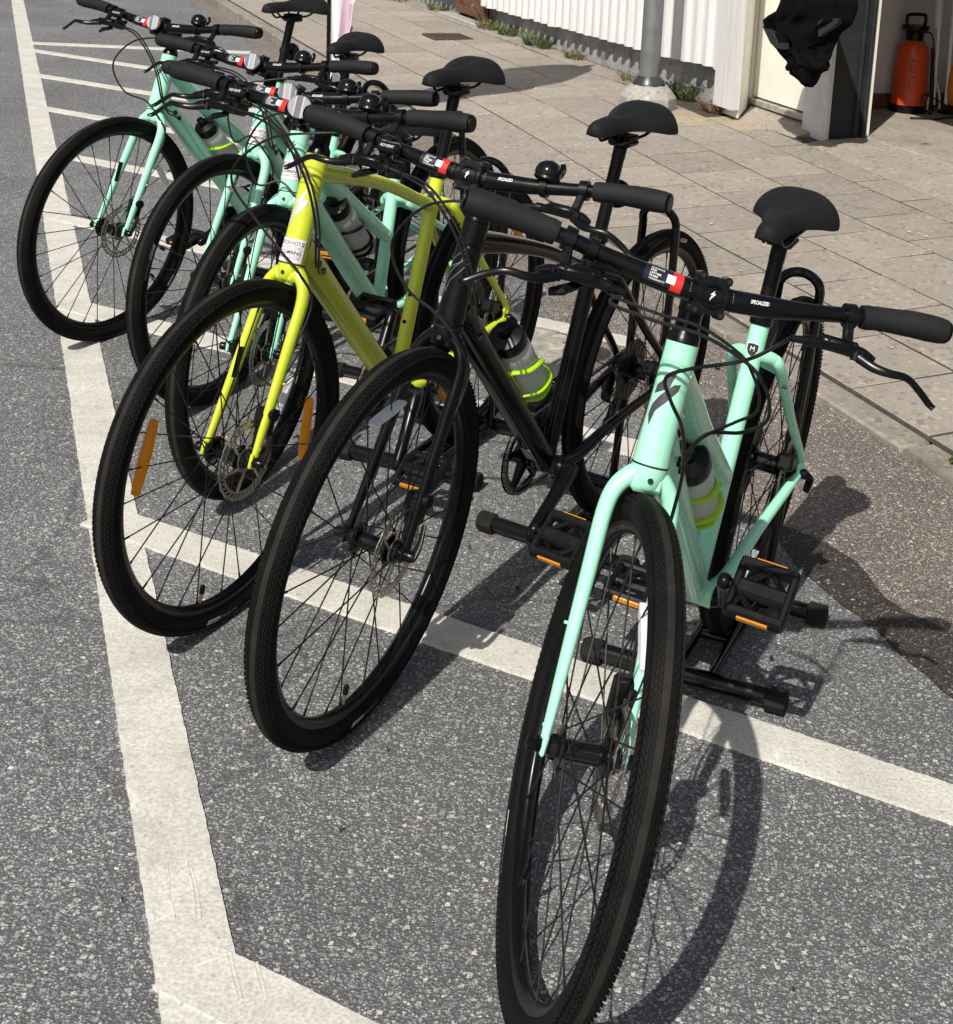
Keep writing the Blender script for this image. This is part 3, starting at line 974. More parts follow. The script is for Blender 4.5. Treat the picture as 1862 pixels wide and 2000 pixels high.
hp('door_step', loft([[A(6.45, 4.19, 0.112), A(6.45, 4.33, 0.150), A(6.45, 4.47, 0.172), A(6.45, 4.47, 0.0), A(6.45, 4.19, 0.0)],
                      [A(6.93, 4.115, 0.134), A(6.98, 4.20, 0.150), A(7.31, 4.47, 0.172), A(7.31, 4.47, 0.0), A(6.93, 4.115, 0.0)]]), 'slab')
gp = hp('gate_post', bx(6.305, 6.50, NP + 0.018, NP + 0.255, 0.06, 1.715, 0.006), 'greypost')
hp('front_board', bx(6.318, 6.545, NP - 0.004, NP + 0.016, 0.120, 1.715, 0.003), 'whitepost', gp)
hp('edge_trim', bx(6.297, 6.317, NP - 0.006, NP + 0.017, 0.118, 1.715, 0.002), 'corner', gp)
hp('rail', bx(6.280, 6.303, NP + 0.175, NP + 0.195, 0.13, 1.71, 0.003), 'greypost', gp)
hp('rail', bx(6.272, 6.303, NP + 0.225, NP + 0.250, 0.13, 1.71, 0.003), 'greypost', gp)
hp('rail', bx(6.29, 6.34, NP + 0.257, NP + 0.285, 0.152, 1.71, 0.003), 'reveal', gp)
# garage: floor, walls, ceiling and the wall above its opening, lowered for shade
hp('garage_floor', bx(1.0, 7.6, 4.60, 9.0, 0.0, 0.150, 0.01), 'floor')
hp('threshold', loft([[A(a, b, pz(a, 4.2) - 0.004 + c_) for b, c_ in ((4.19, 0.008), (4.30, 0.024), (4.592, (0.146 - pz(a, 4.2) + 0.004) ), (4.592, -0.12), (4.19, -0.12))] for a in np.linspace(1.0, 6.29, 24)]), 'slab')
hp('inside_wall', bx(7.16, 7.26, 4.56, 9.0, 0.15, 2.6, 0.0), 'intwall')
hp('inside_wall', bx(1.01, 7.155, 8.9, 9.0, 0.153, 2.6, 0.0), 'intwall')
hp('inside_wall', bx(0.9, 1.0, 4.2, 9.0, 0.0, 2.6, 0.0), 'intwall')
hp('inside_wall', bx(6.345, 7.155, 4.56, 4.62, 0.153, 2.6, 0.0), 'intwall')
hp('ceiling', bx(0.9, 7.2, 4.62, 9.0, 2.62, 2.75, 0.0), 'intwall')
hp('shade_lintel', bx(0.9, 6.9, NP + 0.02, NP + 0.25, 1.72, 3.0, 0.004), 'board')  # unseen panel brought down low to keep sun off the sprayer and floor
hp('baseboard', bx(7.134, 7.158, 4.63, 8.85, 0.153, 0.245, 0.003), 'baseboard')
hp('roof', bx(0.5, 17.2, 4.12, 9.2, 3.02, 3.12, 0.01), 'greypost')
tag(house, 'white board-clad house with grey plinth, cream door and open garage', 'house')

# ------------------------------------------------------------------ street furniture and things by the house
# lamp post
lp = empty('lamp_post', to4(np.eye(3), W(7.37, 3.757, pz(7.37, 3.757))))
part('concrete_foot', lathe([(0.172, -0.05), (0.176, 0.02), (0.172, 0.075), (0.135, 0.125), (0.100, 0.150)], seg=8), 'lampbase', lp, sharp=30)
part('collar', lathe([(0.100, 0.150), (0.098, 0.158), (0.066, 0.200)], seg=24), 'collar', lp)
part('pole', lathe([(0.0615, 0.19), (0.0605, 0.9), (0.056, 2.0), (0.045, 4.6)], seg=28), 'steel', lp)
part('lamp_arm', tube(smooth_path([A(0, 0, 4.5), A(0, 0, 4.9), A(-0.25, -0.1, 5.1), A(-0.7, -0.3, 5.14)]), 0.03), 'steel', lp)
part('lamp_head', lathe([(0.03, -0.02), (0.10, 0.0), (0.13, 0.05), (0.11, 0.10), (0.03, 0.13)], c=(-0.75, -0.32, 5.07), seg=20), 'steel', lp)
tag(lp, 'grey steel lamp post in an octagonal concrete foot by the house', 'lamp post')
# inspection cover
cv = part('inspection_cover', wgeo(box((10.70, 3.60, pz(10.7, 3.6) + 0.003), (0.34, 0.33, 0.02), None, 0.004)), 'iron')
V, F = merge([box((10.70 - 0.14 + i * 0.04, 3.60, pz(10.7, 3.6) + 0.0145), (0.018, 0.29, 0.004)) for i in range(8)])
V[:, 2] += (V[:, 0] * 0)
part('rib', wgeo((V, F)), 'iron', cv)
tag(cv, 'rusty brown iron inspection cover let into the pavement', 'cover')
# feather flag
fl = empty('feather_flag', to4(np.eye(3), W(7.48, 1.84, 0)))
H = 2.9
pole = [A(0, 0, 0.0), A(-0.004, 0, 0.6), A(-0.004, 0, 1.4), A(0.0, 0, 2.1), A(0.06, 0, 2.55), A(0.22, 0, 2.82), A(0.42, 0, 2.9)]
part('pole', tube(smooth_path(pole, 6), [0.0125, 0.010, 0.007, 0.004], 10), 'black', fl)
part('ground_spike', merge([lathe([(0.02, -0.0), (0.02, 0.35)], seg=12)]), 'plastic', fl)
part('foot_plate', lathe([(0.19, 0.0), (0.19, 0.012), (0.03, 0.02)], seg=32), 'stand', fl)
def flag_w(z):
    return float(np.interp(z, [0.34, 0.48, 0.62, 0.75, 1.0, 1.5, 2.2, 2.6, 2.88], [0.02, 0.085, 0.12, 0.135, 0.33, 0.58, 0.64, 0.60, 0.42]))
def flag_sheet(z0, z1, u0, u1, off, nz=40, nu=14):
    fv, ff = [], []
    for z in np.linspace(z0, z1, nz):
        px = np.interp(z, [0, 2.1, 2.55, 2.82, 2.9], [0, 0, 0.06, 0.22, 0.42])
        w = flag_w(z)
        for u in np.linspace(u0, u1, nu):
            x = px + 0.012 + max(0.0, w - (px if z > 2.1 else 0) * 0.6) * u
            y = 0.028 * math.sin(u * 7 + z * 5.0) * (0.3 + u) + 0.02 * math.sin(z * 11 + 2 * u) * u - 0.10 * u * max(0, 1 - z / 1.2)
            fv.append(A(x, y + off, z + 0.02 * math.sin(u * 9)))
    for i in range(nz - 1):
        for j in range(nu - 1):
            a = i * nu + j
            ff.append((a, a + 1, a + nu + 1, a + nu))
    return fv, ff
def thick(sheet, t):
    fv, ff = sheet
    n = len(fv)
    V2 = np.array(fv + [p + A(0, t, 0) for p in fv])
    return V2, ff + [tuple(i + n for i in q) for q in ff]
cl = part('cloth', thick(flag_sheet(0.34, 2.88, 0, 1, 0), 0.002), 'flag', fl, sharp=60)
part('pink_print', thick(flag_sheet(0.56, 2.0, 0.42, 0.9, -0.0025, 30, 8), 0.0008), 'flagpink', cl, sharp=60)
sl = [(0.50, 0.575), (0.56, 0.585), (0.93, 0.665), (0.86, 0.645)]
part('red_stroke', thick(([A(0.012 + 0.135 * u, -0.012 - 0.10 * u * 0.5 + 0.028 * math.sin(u * 7 + z * 5) * (0.3 + u) + 0.02 * math.sin(z * 11 + 2 * u) * u, z) for u, z in [(0.60, 0.545), (0.72, 0.535), (0.98, 0.605), (0.88, 0.618)]], [(0, 1, 2, 3)]), 0.001), 'flagred', cl)
tV, tF = text2d('OUTDOOR', 0.10, 0.006)
tV3 = np.array([A(0.012 + 0.034 + v * 0.55, -0.006 + 0.0 * u, 0.86 + u * 1.25) for u, v in tV])
part('lettering', (tV3, tF), 'black_ink', cl, sharp=0)
tag(fl, 'white and pink feather flag on a thin black pole behind the bicycles', 'flag')

# weeds along the plinth
def weed(s, n, h, nb, spread, mat, seed, label):
    r = np.random.default_rng(seed)
    V, F = [], []
    for i in range(int(nb * 2.2)):
        a = r.uniform(0, 2 * np.pi)
        d = spread * math.sqrt(r.uniform(0, 1))
        p = A(d * math.cos(a) * 1.6, d * math.sin(a) * 0.6, 0)
        hh = h * r.uniform(0.35, 1.0)
        lean = A(math.cos(a), math.sin(a), 0) * hh * r.uniform(0.2, 1.3)
        w = r.uniform(0.0012, 0.0034)
        sd_ = A(-math.sin(a + 0.7), math.cos(a + 0.7), 0) * w
        k = len(V)
        V += [p - sd_, p + sd_, p + lean * 0.4 + A(0, 0, hh * 0.6) + sd_ * 0.8, p + lean * 0.4 + A(0, 0, hh * 0.6) - sd_ * 0.8, p + lean + A(0, 0, hh)]
        F += [(k, k + 1, k + 2, k + 3), (k + 3, k + 2, k + 4)]
        if i % 2 == 0:     # a little leaf
            c = p + lean * 0.5 + A(0, 0, hh * 0.7)
            e1 = unit(r.normal(0, 1, 3)) * r.uniform(0.008, 0.016)
            e2 = unit(np.cross(e1, r.normal(0, 1, 3))) * r.uniform(0.005, 0.009)
            k = len(V)
            V += [c - e1, c + e2, c + e1, c - e2]
            F += [(k, k + 1, k + 2, k + 3)]
    o = part('weed_clump', wgeo((np.array(V), F)), mat, sharp=0)
    o.location = Vector(W(s, n, pz(s, n) - 0.008).tolist())
    tag(o, label, 'weed', 'weeds along the plinth')
    return o
weed(10.05, 4.12, 0.13, 150, 0.12, 'weed', 1, 'widest green weed clump at the plinth under the white boards')
weed(10.75, 4.13, 0.12, 90, 0.08, 'weed', 2, 'bushy weed clump second from the brown hatch')
weed(11.15, 4.10, 0.11, 90, 0.09, 'weeddry', 3, 'low olive weed clump nearest the brown hatch')
weed(11.33, 4.16, 0.30, 50, 0.05, 'stem_brown', 4, 'tall brownish weed stems beside the brown hatch')
weed(9.35, 4.13, 0.09, 70, 0.07, 'weeddry', 5, 'thin dry weed tuft between the big clump and the lamp post')
weed(8.25, 4.13, 0.08, 90, 0.14, 'weeddry', 6, 'dry grass tuft at the plinth just left of the lamp post')
weed(7.58, 4.12, 0.15, 110, 0.06, 'weed', 7, 'tall green weed between the lamp foot and the corner')
weed(7.17, 4.10, 0.11, 60, 0.05, 'stem_brown', 8, 'brown-stemmed weed at the corner board of the house')
weed(12.55, 4.12, 0.10, 70, 0.12, 'weed', 9, 'weed tuft left of the brown hatch')
weed(13.7, 3.98, 0.07, 140, 0.25, 'weeddry', 10, 'flat grassy tuft farthest along the plinth')
weed(2.62, 2.37, 0.03, 60, 0.05, 'weed', 12, 'small moss tuft growing at the kerb joint at the right edge')
# grass in the slab joints
r = np.random.default_rng(5)
V, F = [], []
def joint_grass(s0, s1, n, dens, hmax):
    for i in range(int(abs(s1 - s0) * dens)):
        s_ = r.uniform(s0, s1) if r.uniform() < 0.6 else s0 + (s1 - s0) * r.beta(2, 2)
        n_ = n + r.normal(0, 0.007)
        p = A(s_, n_, pz(s_, n_) - 0.004)
        a = r.uniform(0, 6.28)
        h = r.uniform(0.2, 1) * hmax
        d = A(math.cos(a), math.sin(a), 0)
        k = len(V)
        V.extend([p - A(-d[1], d[0], 0) * 0.003, p + A(-d[1], d[0], 0) * 0.003, p + d * h * 0.8 + A(0, 0, h)])
        F.append((k, k + 1, k + 2))
joint_grass(9.5, 10.6, 3.985, 160, 0.03)
joint_grass(7.75, 8.35, 3.985, 200, 0.03)
joint_grass(6.0, 13, 3.985, 26, 0.014)
joint_grass(3.0, 13, 3.605, 18, 0.012)
joint_grass(3.0, 9, 2.397, 30, 0.014)
joint_grass(6.0, 13, 4.185, 60, 0.03)
tag(part('joint_grass', wgeo((np.array(V), F)), 'weeddry', sharp=0), 'dry grass growing in the joints of the pavement slabs', 'grass', kind='stuff')
# crumbs and fallen petals on the pavement
V, F = [], []
for i in range(120):
    s_, n_ = r.uniform(3, 13), r.uniform(2.5, 4.1)
    c = A(s_, n_, pz(s_, n_) + 0.006)
    q = r.uniform(0.003, 0.011)
    a0 = r.uniform(0, 6.28)
    k = len(V)
    V += [c + A(q * math.cos(a0 + t), q * 0.8 * math.sin(a0 + t), r.uniform(0, 0.003)) for t in (0, 1.3, 2.5, 3.8, 5.0)]
    F.append((k, k + 1, k + 2, k + 3, k + 4))
tag(part('litter', wgeo((np.array(V), F)), 'cardboard', sharp=0), 'pale crumbs and specks scattered on the pavement', 'litter', kind='stuff')

# black jacket hanging at the post
jk = empty('jacket', to4(np.eye(3), W(6.05, 4.0, 0.42)))
left = [(0.496, 5.99), (0.502, 6.032), (0.526, 6.082), (0.543, 6.178), (0.598, 6.199), (0.66, 6.354), (0.738, 6.456), (0.789, 6.462), (0.841, 6.353), (0.90, 6.332), (1.0, 6.30), (1.12, 6.18), (1.2, 6.07)]
rgt = [(0.496, 5.974), (0.536, 5.935), (0.587, 5.888), (0.608, 5.825), (0.629, 5.851), (0.738, 5.814), (0.804, 5.772), (0.855, 5.691), (0.946, 5.67), (1.0, 5.69), (1.12, 5.82), (1.2, 5.98)]
NJ = 4.0
secs = []
for z in np.linspace(0.496, 1.2, 60):
    a_ = np.interp(z, *zip(*left))
    b_ = np.interp(z, *zip(*rgt))
    c, w = (a_ + b_) / 2, (a_ - b_) / 2
    d = 0.028 + 0.055 * min(1, w / 0.35)
    ring = []
    for k_ in range(80):
        t = 2 * np.pi * k_ / 80
        fold = 0.20 * math.sin(8 * t + 7 * z + 1.6 * math.sin(9 * z)) + 0.14 * math.sin(15 * t - 17 * z) + 0.08 * math.sin(4 * t + 37 * z)
        bulge = 0.012 if z < 0.66 else 0.0
        ring.append(A(c + w * math.cos(t), NJ + d * math.sin(t) * (1 + fold) - bulge + 0.010 * math.sin(9 * z + 4 * t), z + 0.010 * math.sin(5 * t + 3)))
    secs.append(ring)
JO = to4(np.eye(3), W(6.05, 4.0, 0.42)).inverted()
jb = part('body', wgeo(loft(secs)), 'jacket', jk, JO, sharp=70)
hem = [A(s_, NJ - 0.072 + 0.05 * abs(2 * t - 1) ** 2, z_) for t, s_, z_ in ((0, 6.44, 0.748), (0.12, 6.358, 0.690), (0.28, 6.243, 0.652), (0.45, 6.136, 0.645), (0.62, 6.015, 0.68), (0.8, 5.89, 0.734), (1.0, 5.78, 0.80))]
part('hem', wgeo(tube(smooth_path(hem, 6), 0.006, 8)), 'jacket', jk, JO)
for pts_ in ([(6.419, 0.752), (6.38, 0.745), (6.281, 0.737), (6.215, 0.70), (6.207, 0.66), (6.283, 0.675)], [(5.863, 0.835), (5.825, 0.866), (5.72, 0.872), (5.73, 0.852), (5.774, 0.815), (5.85, 0.765)], [(6.189, 0.69), (6.131, 0.695), (6.126, 0.663), (6.184, 0.66)]):
    fr_ = [A(a_, NJ - 0.098 + 0.35 * abs(a_ - 6.1) ** 2, z_) for a_, z_ in pts_]
    part('lining', wgeo(loft([fr_, [q_ + A(0, 0.03, 0) for q_ in fr_]])), 'lining', jk, JO, sharp=60)
for c_ in (tube(smooth_path([A(6.02, NJ - 0.03, 0.64), A(6.10, NJ - 0.045, 0.59), A(6.16, NJ - 0.04, 0.56)], 5), [0.030, 0.034, 0.018], 12), tube(smooth_path([A(5.98, NJ - 0.03, 0.64), A(5.90, NJ - 0.045, 0.615), A(5.84, NJ - 0.04, 0.612)], 5), [0.032, 0.028, 0.013], 12), tube(smooth_path([A(6.0, NJ - 0.03, 0.62), A(6.0, NJ - 0.05, 0.55), A(5.985, NJ - 0.04, 0.503)], 5), [0.04, 0.034, 0.016], 12)):
    part('sleeve', wgeo(c_), 'jacket', jk, JO, sharp=60)
part('hanger_strap', wgeo(tube(smooth_path([A(6.03, NJ, 1.18), A(6.05, NJ + 0.10, 1.35), A(6.10, NP + 0.03, 1.73)], 6), 0.008, 8)), 'jacket', jk, JO)
tag(jk, 'black jacket hanging in front of the cream door', 'jacket')

# garden sprayer in the garage
sx = empty('garden_sprayer', to4(np.eye(3), W(7.02, 5.43, 0.152)))
part('tank', lathe([(0.112, 0.045), (0.114, 0.10), (0.108, 0.25), (0.104, 0.36), (0.092, 0.41), (0.062, 0.45), (0.05, 0.455)], seg=36), 'tank', sx)
part('base', lathe([(0.116, 0.0), (0.118, 0.01), (0.118, 0.045), (0.108, 0.052)], seg=36), 'plastic', sx)
part('collar', lathe([(0.056, 0.45), (0.058, 0.50), (0.085, 0.525), (0.088, 0.545), (0.03, 0.55)], seg=28), 'plastic', sx)
hd = -NV
hv = NV
part('handle', tube(smooth_path([hv * -0.068 + A(0, 0, 0.545), hv * -0.072 + A(0, 0, 0.59), hv * -0.055 + A(0, 0, 0.612), hv * 0.055 + A(0, 0, 0.612), hv * 0.072 + A(0, 0, 0.59), hv * 0.068 + A(0, 0, 0.545)], 5), 0.011, 10), 'plastic', sx)
part('lance', tube([W(0, 0.06, 0.42) - SV * 0.112, W(0, 0.075, 0.20) - SV * 0.125, W(0, 0.085, 0.03) - SV * 0.13], [0.010, 0.014, 0.012], 10), 'plastic', sx)
part('hose', tube(smooth_path([W(0, 0.05, 0.50), W(0, 0.13, 0.49), W(-0.02, 0.15, 0.36), W(-0.02, 0.15, 0.18), W(-0.10, 0.11, 0.03), W(-0.20, 0.02, 0.02), W(-0.20, -0.05, 0.09), W(-0.16, 0.0, 0.13), W(-0.14, 0.10, 0.10), W(-0.2, 0.25, 0.02)], 8), 0.0055, 8), 'cable', sx)
tv = []
toC = unit(-(W(6.97, 5.43))[:3] * A(1, 1, 0))
for k_ in range(7):
    tv.append(wrap(rect2d(0.0, 0.03, 0.12 + 0.035 * k_, 0.123 + 0.035 * k_, 4, 1), (0, 0, 0), (0, 0, 1), toC, 0.1115, 0.0))
tv.append(wrap(rect2d(-0.002, 0.001, 0.10, 0.36, 1, 6), (0, 0, 0), (0, 0, 1), toC, 0.112, 0.0))
part('scale_marks', merge(tv), 'black_ink', sx, sharp=0)
tag(sx, 'red pressure sprayer with black pump handle on the garage floor', 'sprayer')
# long-handled tools at the right edge
t1 = empty('long_handled_tool', to4(np.eye(3), W(6.95, 5.58, 0.152)))
part('shaft', cyl(A(0, 0, 0.05), W(0.06, -0.02, 1.4), 0.011), 'toolgrey', t1)
part('sleeve_grip', cyl(W(0.028, -0.01, 0.53), W(0.037, -0.013, 0.72), 0.026, 16, None, 0.004), 'intwall', t1)
part('blade_fork', merge([tube(smooth_path([A(0, 0, 0.20), W(0.0, -0.035, 0.12), W(0.0, -0.05, 0.01)], 5), 0.008, 8), tube(smooth_path([A(0, 0, 0.20), W(0.0, 0.035, 0.12), W(0.0, 0.05, 0.01)], 5), 0.008, 8)]), 'toolgrey', t1)
tag(t1, 'grey long-handled tool with a white sleeve beside the sprayer', 'tool')
t2 = empty('garden_trimmer', to4(np.eye(3), W(6.93, 5.66, 0.152)))
part('shaft', cyl(A(0, 0, 0.05), W(0.05, 0.0, 1.4), 0.013), 'toolgrey', t2)
part('motor_housing', lathe([(0.02, 0.04), (0.05, 0.07), (0.062, 0.15), (0.055, 0.26), (0.03, 0.31)], W(-0.02, 0.05, 0.0), (0, 0, 1), 20), 'toolorange', t2)
part('guard', lathe([(0.09, 0.0), (0.09, 0.02), (0.04, 0.05)], W(-0.02, 0.04, 0.0), (0, 0, 1), 20), 'plastic', t2)
tag(t2, 'orange garden trimmer cut off by the right edge in the garage', 'tool')
ex = part('extension_cord', tube(smooth_path([W(6.75, 5.25, 0.16), W(6.70, 5.42, 0.16), W(6.74, 5.55, 0.16), W(6.66, 5.70, 0.16), W(6.70, 5.95, 0.16), W(6.60, 6.2, 0.16)], 8), 0.006, 8), 'cable')
tag(ex, 'black cord lying on the garage floor in front of the sprayer', 'cord')
lf = part('dead_leaf', wgeo(([A(6.02, 4.76, 0.156), A(6.00, 4.79, 0.166), A(5.985, 4.84, 0.157), A(6.015, 4.80, 0.160)], [(0, 1, 2, 3)])), 'tank', sharp=0)
tag(lf, 'small red-brown leaf on the garage floor', 'leaf')

# ------------------------------------------------------------------ bicycles: shared dimensions (metres)
R_W, TW = 0.3482, 0.0213
HTA, RAKE, LF = rad(70.91), 0.0529, 0.3858
STX, STZ, BW, BBACK, BRISE = 0.072, 0.0747, 0.3526, 0.0127, 0.0379
STA, BBX, BBD = rad(74.51), 0.4365, 0.0695
AX = A(-math.cos(HTA), 0, math.sin(HTA))
FW = A(math.sin(HTA), 0, math.cos(HTA))
YV = A(0, 1, 0)
SDIR = A(-math.cos(STA), 0, math.sin(STA))
YAX = (0, 1, 0)

def closed_lathe(loop, seg=96):
    """Closed profile of (radius, y) turned about the axle."""
    V, F = lathe(loop + [loop[0]], (0, 0, 0), YAX, seg, (1, 0, 0), caps=False)
    return V, F

def wheel_meshes():
    m_ = {}
    # tyre: slightly squared section
    loop = []
    for k in range(20):
        t = 2 * np.pi * k / 20
        c, s_ = math.cos(t), math.sin(t)
        loop.append((R_W - 0.0012 - TW + TW * np.sign(c) * abs(c) ** 0.93, TW * np.sign(s_) * abs(s_) ** 0.93))
    m_['tyre'] = mesh(closed_lathe(loop, 120), 'tyre', 60, 'tyre')
    m_['band'] = mesh(closed_lathe([(R_W - 0.0013, -0.0054), (R_W + 0.0002, -0.0048), (R_W + 0.0005, 0.0), (R_W + 0.0002, 0.0048), (R_W - 0.0013, 0.0054)], 120), 'band', 40, 'tread_band')
    # herringbone blocks
    V, F = [], []
    rows_ = [(20, 9.5, 1, 210), (31.5, 9.5, -1, 210), (44, 10.5, 1, 210), (60, 11.0, -1, 190)]
    for side in (-1, 1):
        for ri, (ang, wid, ch, cnt_) in enumerate(rows_):
            for k in range(cnt_):
                t0 = 2 * np.pi * (k + 0.5 * (ri % 2)) / cnt_
                dt = 2 * np.pi / cnt_
                quad = []
                for (du, dv) in ((-0.5, -0.36), (0.5, -0.36), (0.5, 0.30), (-0.5, 0.30)):
                    a = rad(ang + du * wid) * side
                    t = t0 + dt * (dv * (0.8 if ri == 3 else 1.0) + ch * du * 0.75)
                    quad.append((a, t))
                kk = len(V)
                for hgt in (-0.0006, 0.0020 if ri < 3 else 0.0042):
                    for a, t in quad:
                        rr = R_W - 0.0012 - TW + (TW + hgt) * math.cos(a)
                        y = (TW + hgt) * math.sin(a)
                        V.append(A(rr * math.cos(t), y, rr * math.sin(t)))
                F += [(kk + 4, kk + 5, kk + 6, kk + 7), (kk, kk + 1, kk + 5, kk + 4), (kk + 1, kk + 2, kk + 6, kk + 5), (kk + 2, kk + 3, kk + 7, kk + 6), (kk + 3, kk, kk + 4, kk + 7)]
    me = bpy.data.meshes.new('tread')
    me.from_pydata([v.tolist() for v in V], [], F)
    me.materials.append(M['tread'])
    m_['tread'] = me
    m_['rim'] = mesh(closed_lathe([(0.3165, 0.0118), (0.3165, -0.0118), (0.309, -0.0128), (0.301, -0.0112), (0.2925, -0.0050), (0.2910, 0.0), (0.2925, 0.0050), (0.301, 0.0112), (0.309, 0.0128)], 96), 'black', 40, 'rim')
    # hubs
    m_['hubF'] = mesh(merge([lathe([(0.006, -0.066), (0.0105, -0.066), (0.0105, -0.050), (0.016, -0.048), (0.017, -0.040), (0.029, -0.036), (0.029, -0.033), (0.0145, -0.026), (0.0145, 0.022), (0.027, 0.027), (0.027, 0.030), (0.020, 0.033), (0.020, 0.046), (0.012, 0.050), (0.0105, 0.066), (0.006, 0.066)], (0, 0, 0), YAX, 24)]), 'blackgloss', 35, 'wheel')
    m_['hubR'] = mesh(lathe([(0.006, -0.078), (0.0105, -0.078), (0.0105, -0.066), (0.022, -0.062), (0.022, -0.030), (0.032, -0.026), (0.032, -0.022), (0.019, -0.015), (0.019, 0.026), (0.030, 0.030), (0.030, 0.034), (0.02, 0.037), (0.02, 0.052), (0.0105, 0.06), (0.0105, 0.078), (0.006, 0.078)], (0, 0, 0), YAX, 24), 'blackgloss', 35, 'wheel')
    # spokes: two flanges, leading and trailing
    for kind, yf, rf in (('F', 0.030, 0.026), ('R', 0.028, 0.030)):
        for side in (-1, 1):
            for dr in (-1, 1):
                a = rad(62) * dr
                p0 = A(rf * math.cos(a), side * yf, rf * math.sin(a))
                p1 = A(0.2935, side * 0.003, 0.0)
                m_['spoke%s%d%d' % (kind, side, dr)] = mesh(merge([tube([p0, p0 * 0.06 + p1 * 0.94, p1], [0.00135, 0.00135, 0.00135], 6), tube([p0 * 0.045 + p1 * 0.955, p1], 0.0021, 6)]), 'spoke', 50, 'spoke')
    # disc rotor: two rings joined by slanted bars, six curved arms, serrated rim
    def ring(r0, r1, t, seg=72, wav=0.0):
        V, F = [], []
        for k in range(seg):
            a = 2 * np.pi * k / seg
            w = wav * (1 if k % 4 < 2 else -1)
            for y in (-t, t):
                V.append(A(r0 * math.cos(a), y, r0 * math.sin(a)))
                V.append(A((r1 + w) * math.cos(a), y, (r1 + w) * math.sin(a)))
        for k in range(seg):
            b0, b1 = 4 * k, 4 * ((k + 1) % seg)
            F += [(b0, b0 + 1, b1 + 1, b1), (b0 + 2, b1 + 2, b1 + 3, b0 + 3), (b0 + 1, b0 + 3, b1 + 3, b1 + 1), (b0, b1, b1 + 2, b0 + 2)]
        return np.array(V), F
    geo = [ring(0.0625, 0.0665, 0.0009), ring(0.0755, 0.0800, 0.0009, 72, 0.0009), ring(0.018, 0.024, 0.0012, 36)]
    for k in range(36):
        a0 = 2 * np.pi * k / 36
        for w0 in (0,):
            q = [(0.0655, a0), (0.0655, a0 + 0.075), (0.0765, a0 + 0.205), (0.0765, a0 + 0.13)]
            v = [A(r_ * math.cos(t), y, r_ * math.sin(t)) for y in (-0.00085, 0.00085) for r_, t in q]
            geo.append((np.array(v), [(0, 1, 2, 3), (7, 6, 5, 4), (0, 1, 5, 4), (1, 2, 6, 5), (2, 3, 7, 6), (3, 0, 4, 7)]))
    for k in range(6):
        a0 = 2 * np.pi * k / 6
        pts = [A(r_ * math.cos(a0 + d), 0, r_ * math.sin(a0 + d)) for r_, d in ((0.022, 0.0), (0.036, 0.18), (0.05, 0.27), (0.064, 0.30))]
        geo.append(tube(pts, 0.0028, 6, up=(0, 1, 0), flat=1.0))
    m_['rotor'] = mesh(merge(geo), 'rotor', 30, 'brake_rotor')
    m_['valve'] = mesh(merge([lathe([(0.003, 0), (0.003, 0.02)], (0.2915, 0, 0), (-1, 0, 0), 10), ]), 'rotor', 40, 'valve')
    m_['valvecap'] = mesh(lathe([(0.0045, 0.0), (0.005, 0.002), (0.005, 0.014), (0.0035, 0.017)], (0.2735, 0, 0), (-1, 0, 0), 12), 'plastic', 40, 'valve_cap')
    # spoke reflector
    for mat_, half_, hw_ in (('orange', 0.27, 0.0150), ('clear', 0.20, 0.0120)):
      secs = []
      for k, t in enumerate(np.linspace(-1, 1, 13)):
        ang = 0.0
        hw = hw_ * (1 - 0.72 * abs(t) ** 2.0)
        c = A(0.252, 0, 0.252 * t * half_)
        rd = A(math.cos(ang), 0, math.sin(ang))
        secs.append([c + rd * hw + YV * 0.001, c + rd * hw * 0.5 + YV * 0.0085, c - rd * hw * 0.5 + YV * 0.0085, c - rd * hw + YV * 0.001, c - rd * hw * 0.5 - YV * 0.0075, c + rd * hw * 0.5 - YV * 0.0075])
      m_['refl_' + mat_] = mesh(loft(secs), mat_, 30, 'spoke_reflector')
    # sidewall lettering on both flanks
    def sidewall(txt, size, phi0, mat, bold=0.01, r_c=0.3275, box_=None):
        out = []
        for side in (-1, 1):
            V2, F2 = text2d(txt, size, bold) if box_ is None else poly2d(box_, 0.01)
            v = []
            for x, y in V2:
                rr = r_c + y
                ph = phi0 + side * x / r_c
                dy = TW * math.sqrt(max(0.02, 1 - ((rr - (R_W - 0.0012 - TW)) / TW) ** 2)) + 0.0007
                v.append(A(rr * math.cos(ph), side * dy, rr * math.sin(ph)))
            out.append((np.array(v), F2))
        return [mesh(o_, mat, 0, 'lettering') for o_ in out]
    m_['letter1'] = sidewall('PATHFINDER', 0.0105, 0.0, 'dim_ink', 0.012)
    m_['letter2'] = sidewall('SPORT', 0.0092, 0.0, 'black_ink', 0.012)
    pp = [(-0.021, -0.0045), (0.016, -0.0045), (0.021, 0.0045), (-0.016, 0.0045)]
    m_['letterbox'] = sidewall('', 1, 0.0, 'white_ink', 0, 0.3275, pp)
    return m_
WM = wheel_meshes()

LOGO_U = [(0.55, 2.1), (-0.15, 1.28), (-0.80, 0.62), (-0.85, 0.02), (-0.30, 0.30), (0.22, 0.62), (0.30, 1.05)]
LOGO_L = [(0.22, 0.62), (0.50, 0.92), (0.95, 1.02), (0.86, 0.55), (0.20, -0.40), (-0.38, -1.10), (-0.60, -2.15), (-0.92, -1.45), (-0.80, -0.75), (-0.35, -0.05), (-0.02, 0.35)]

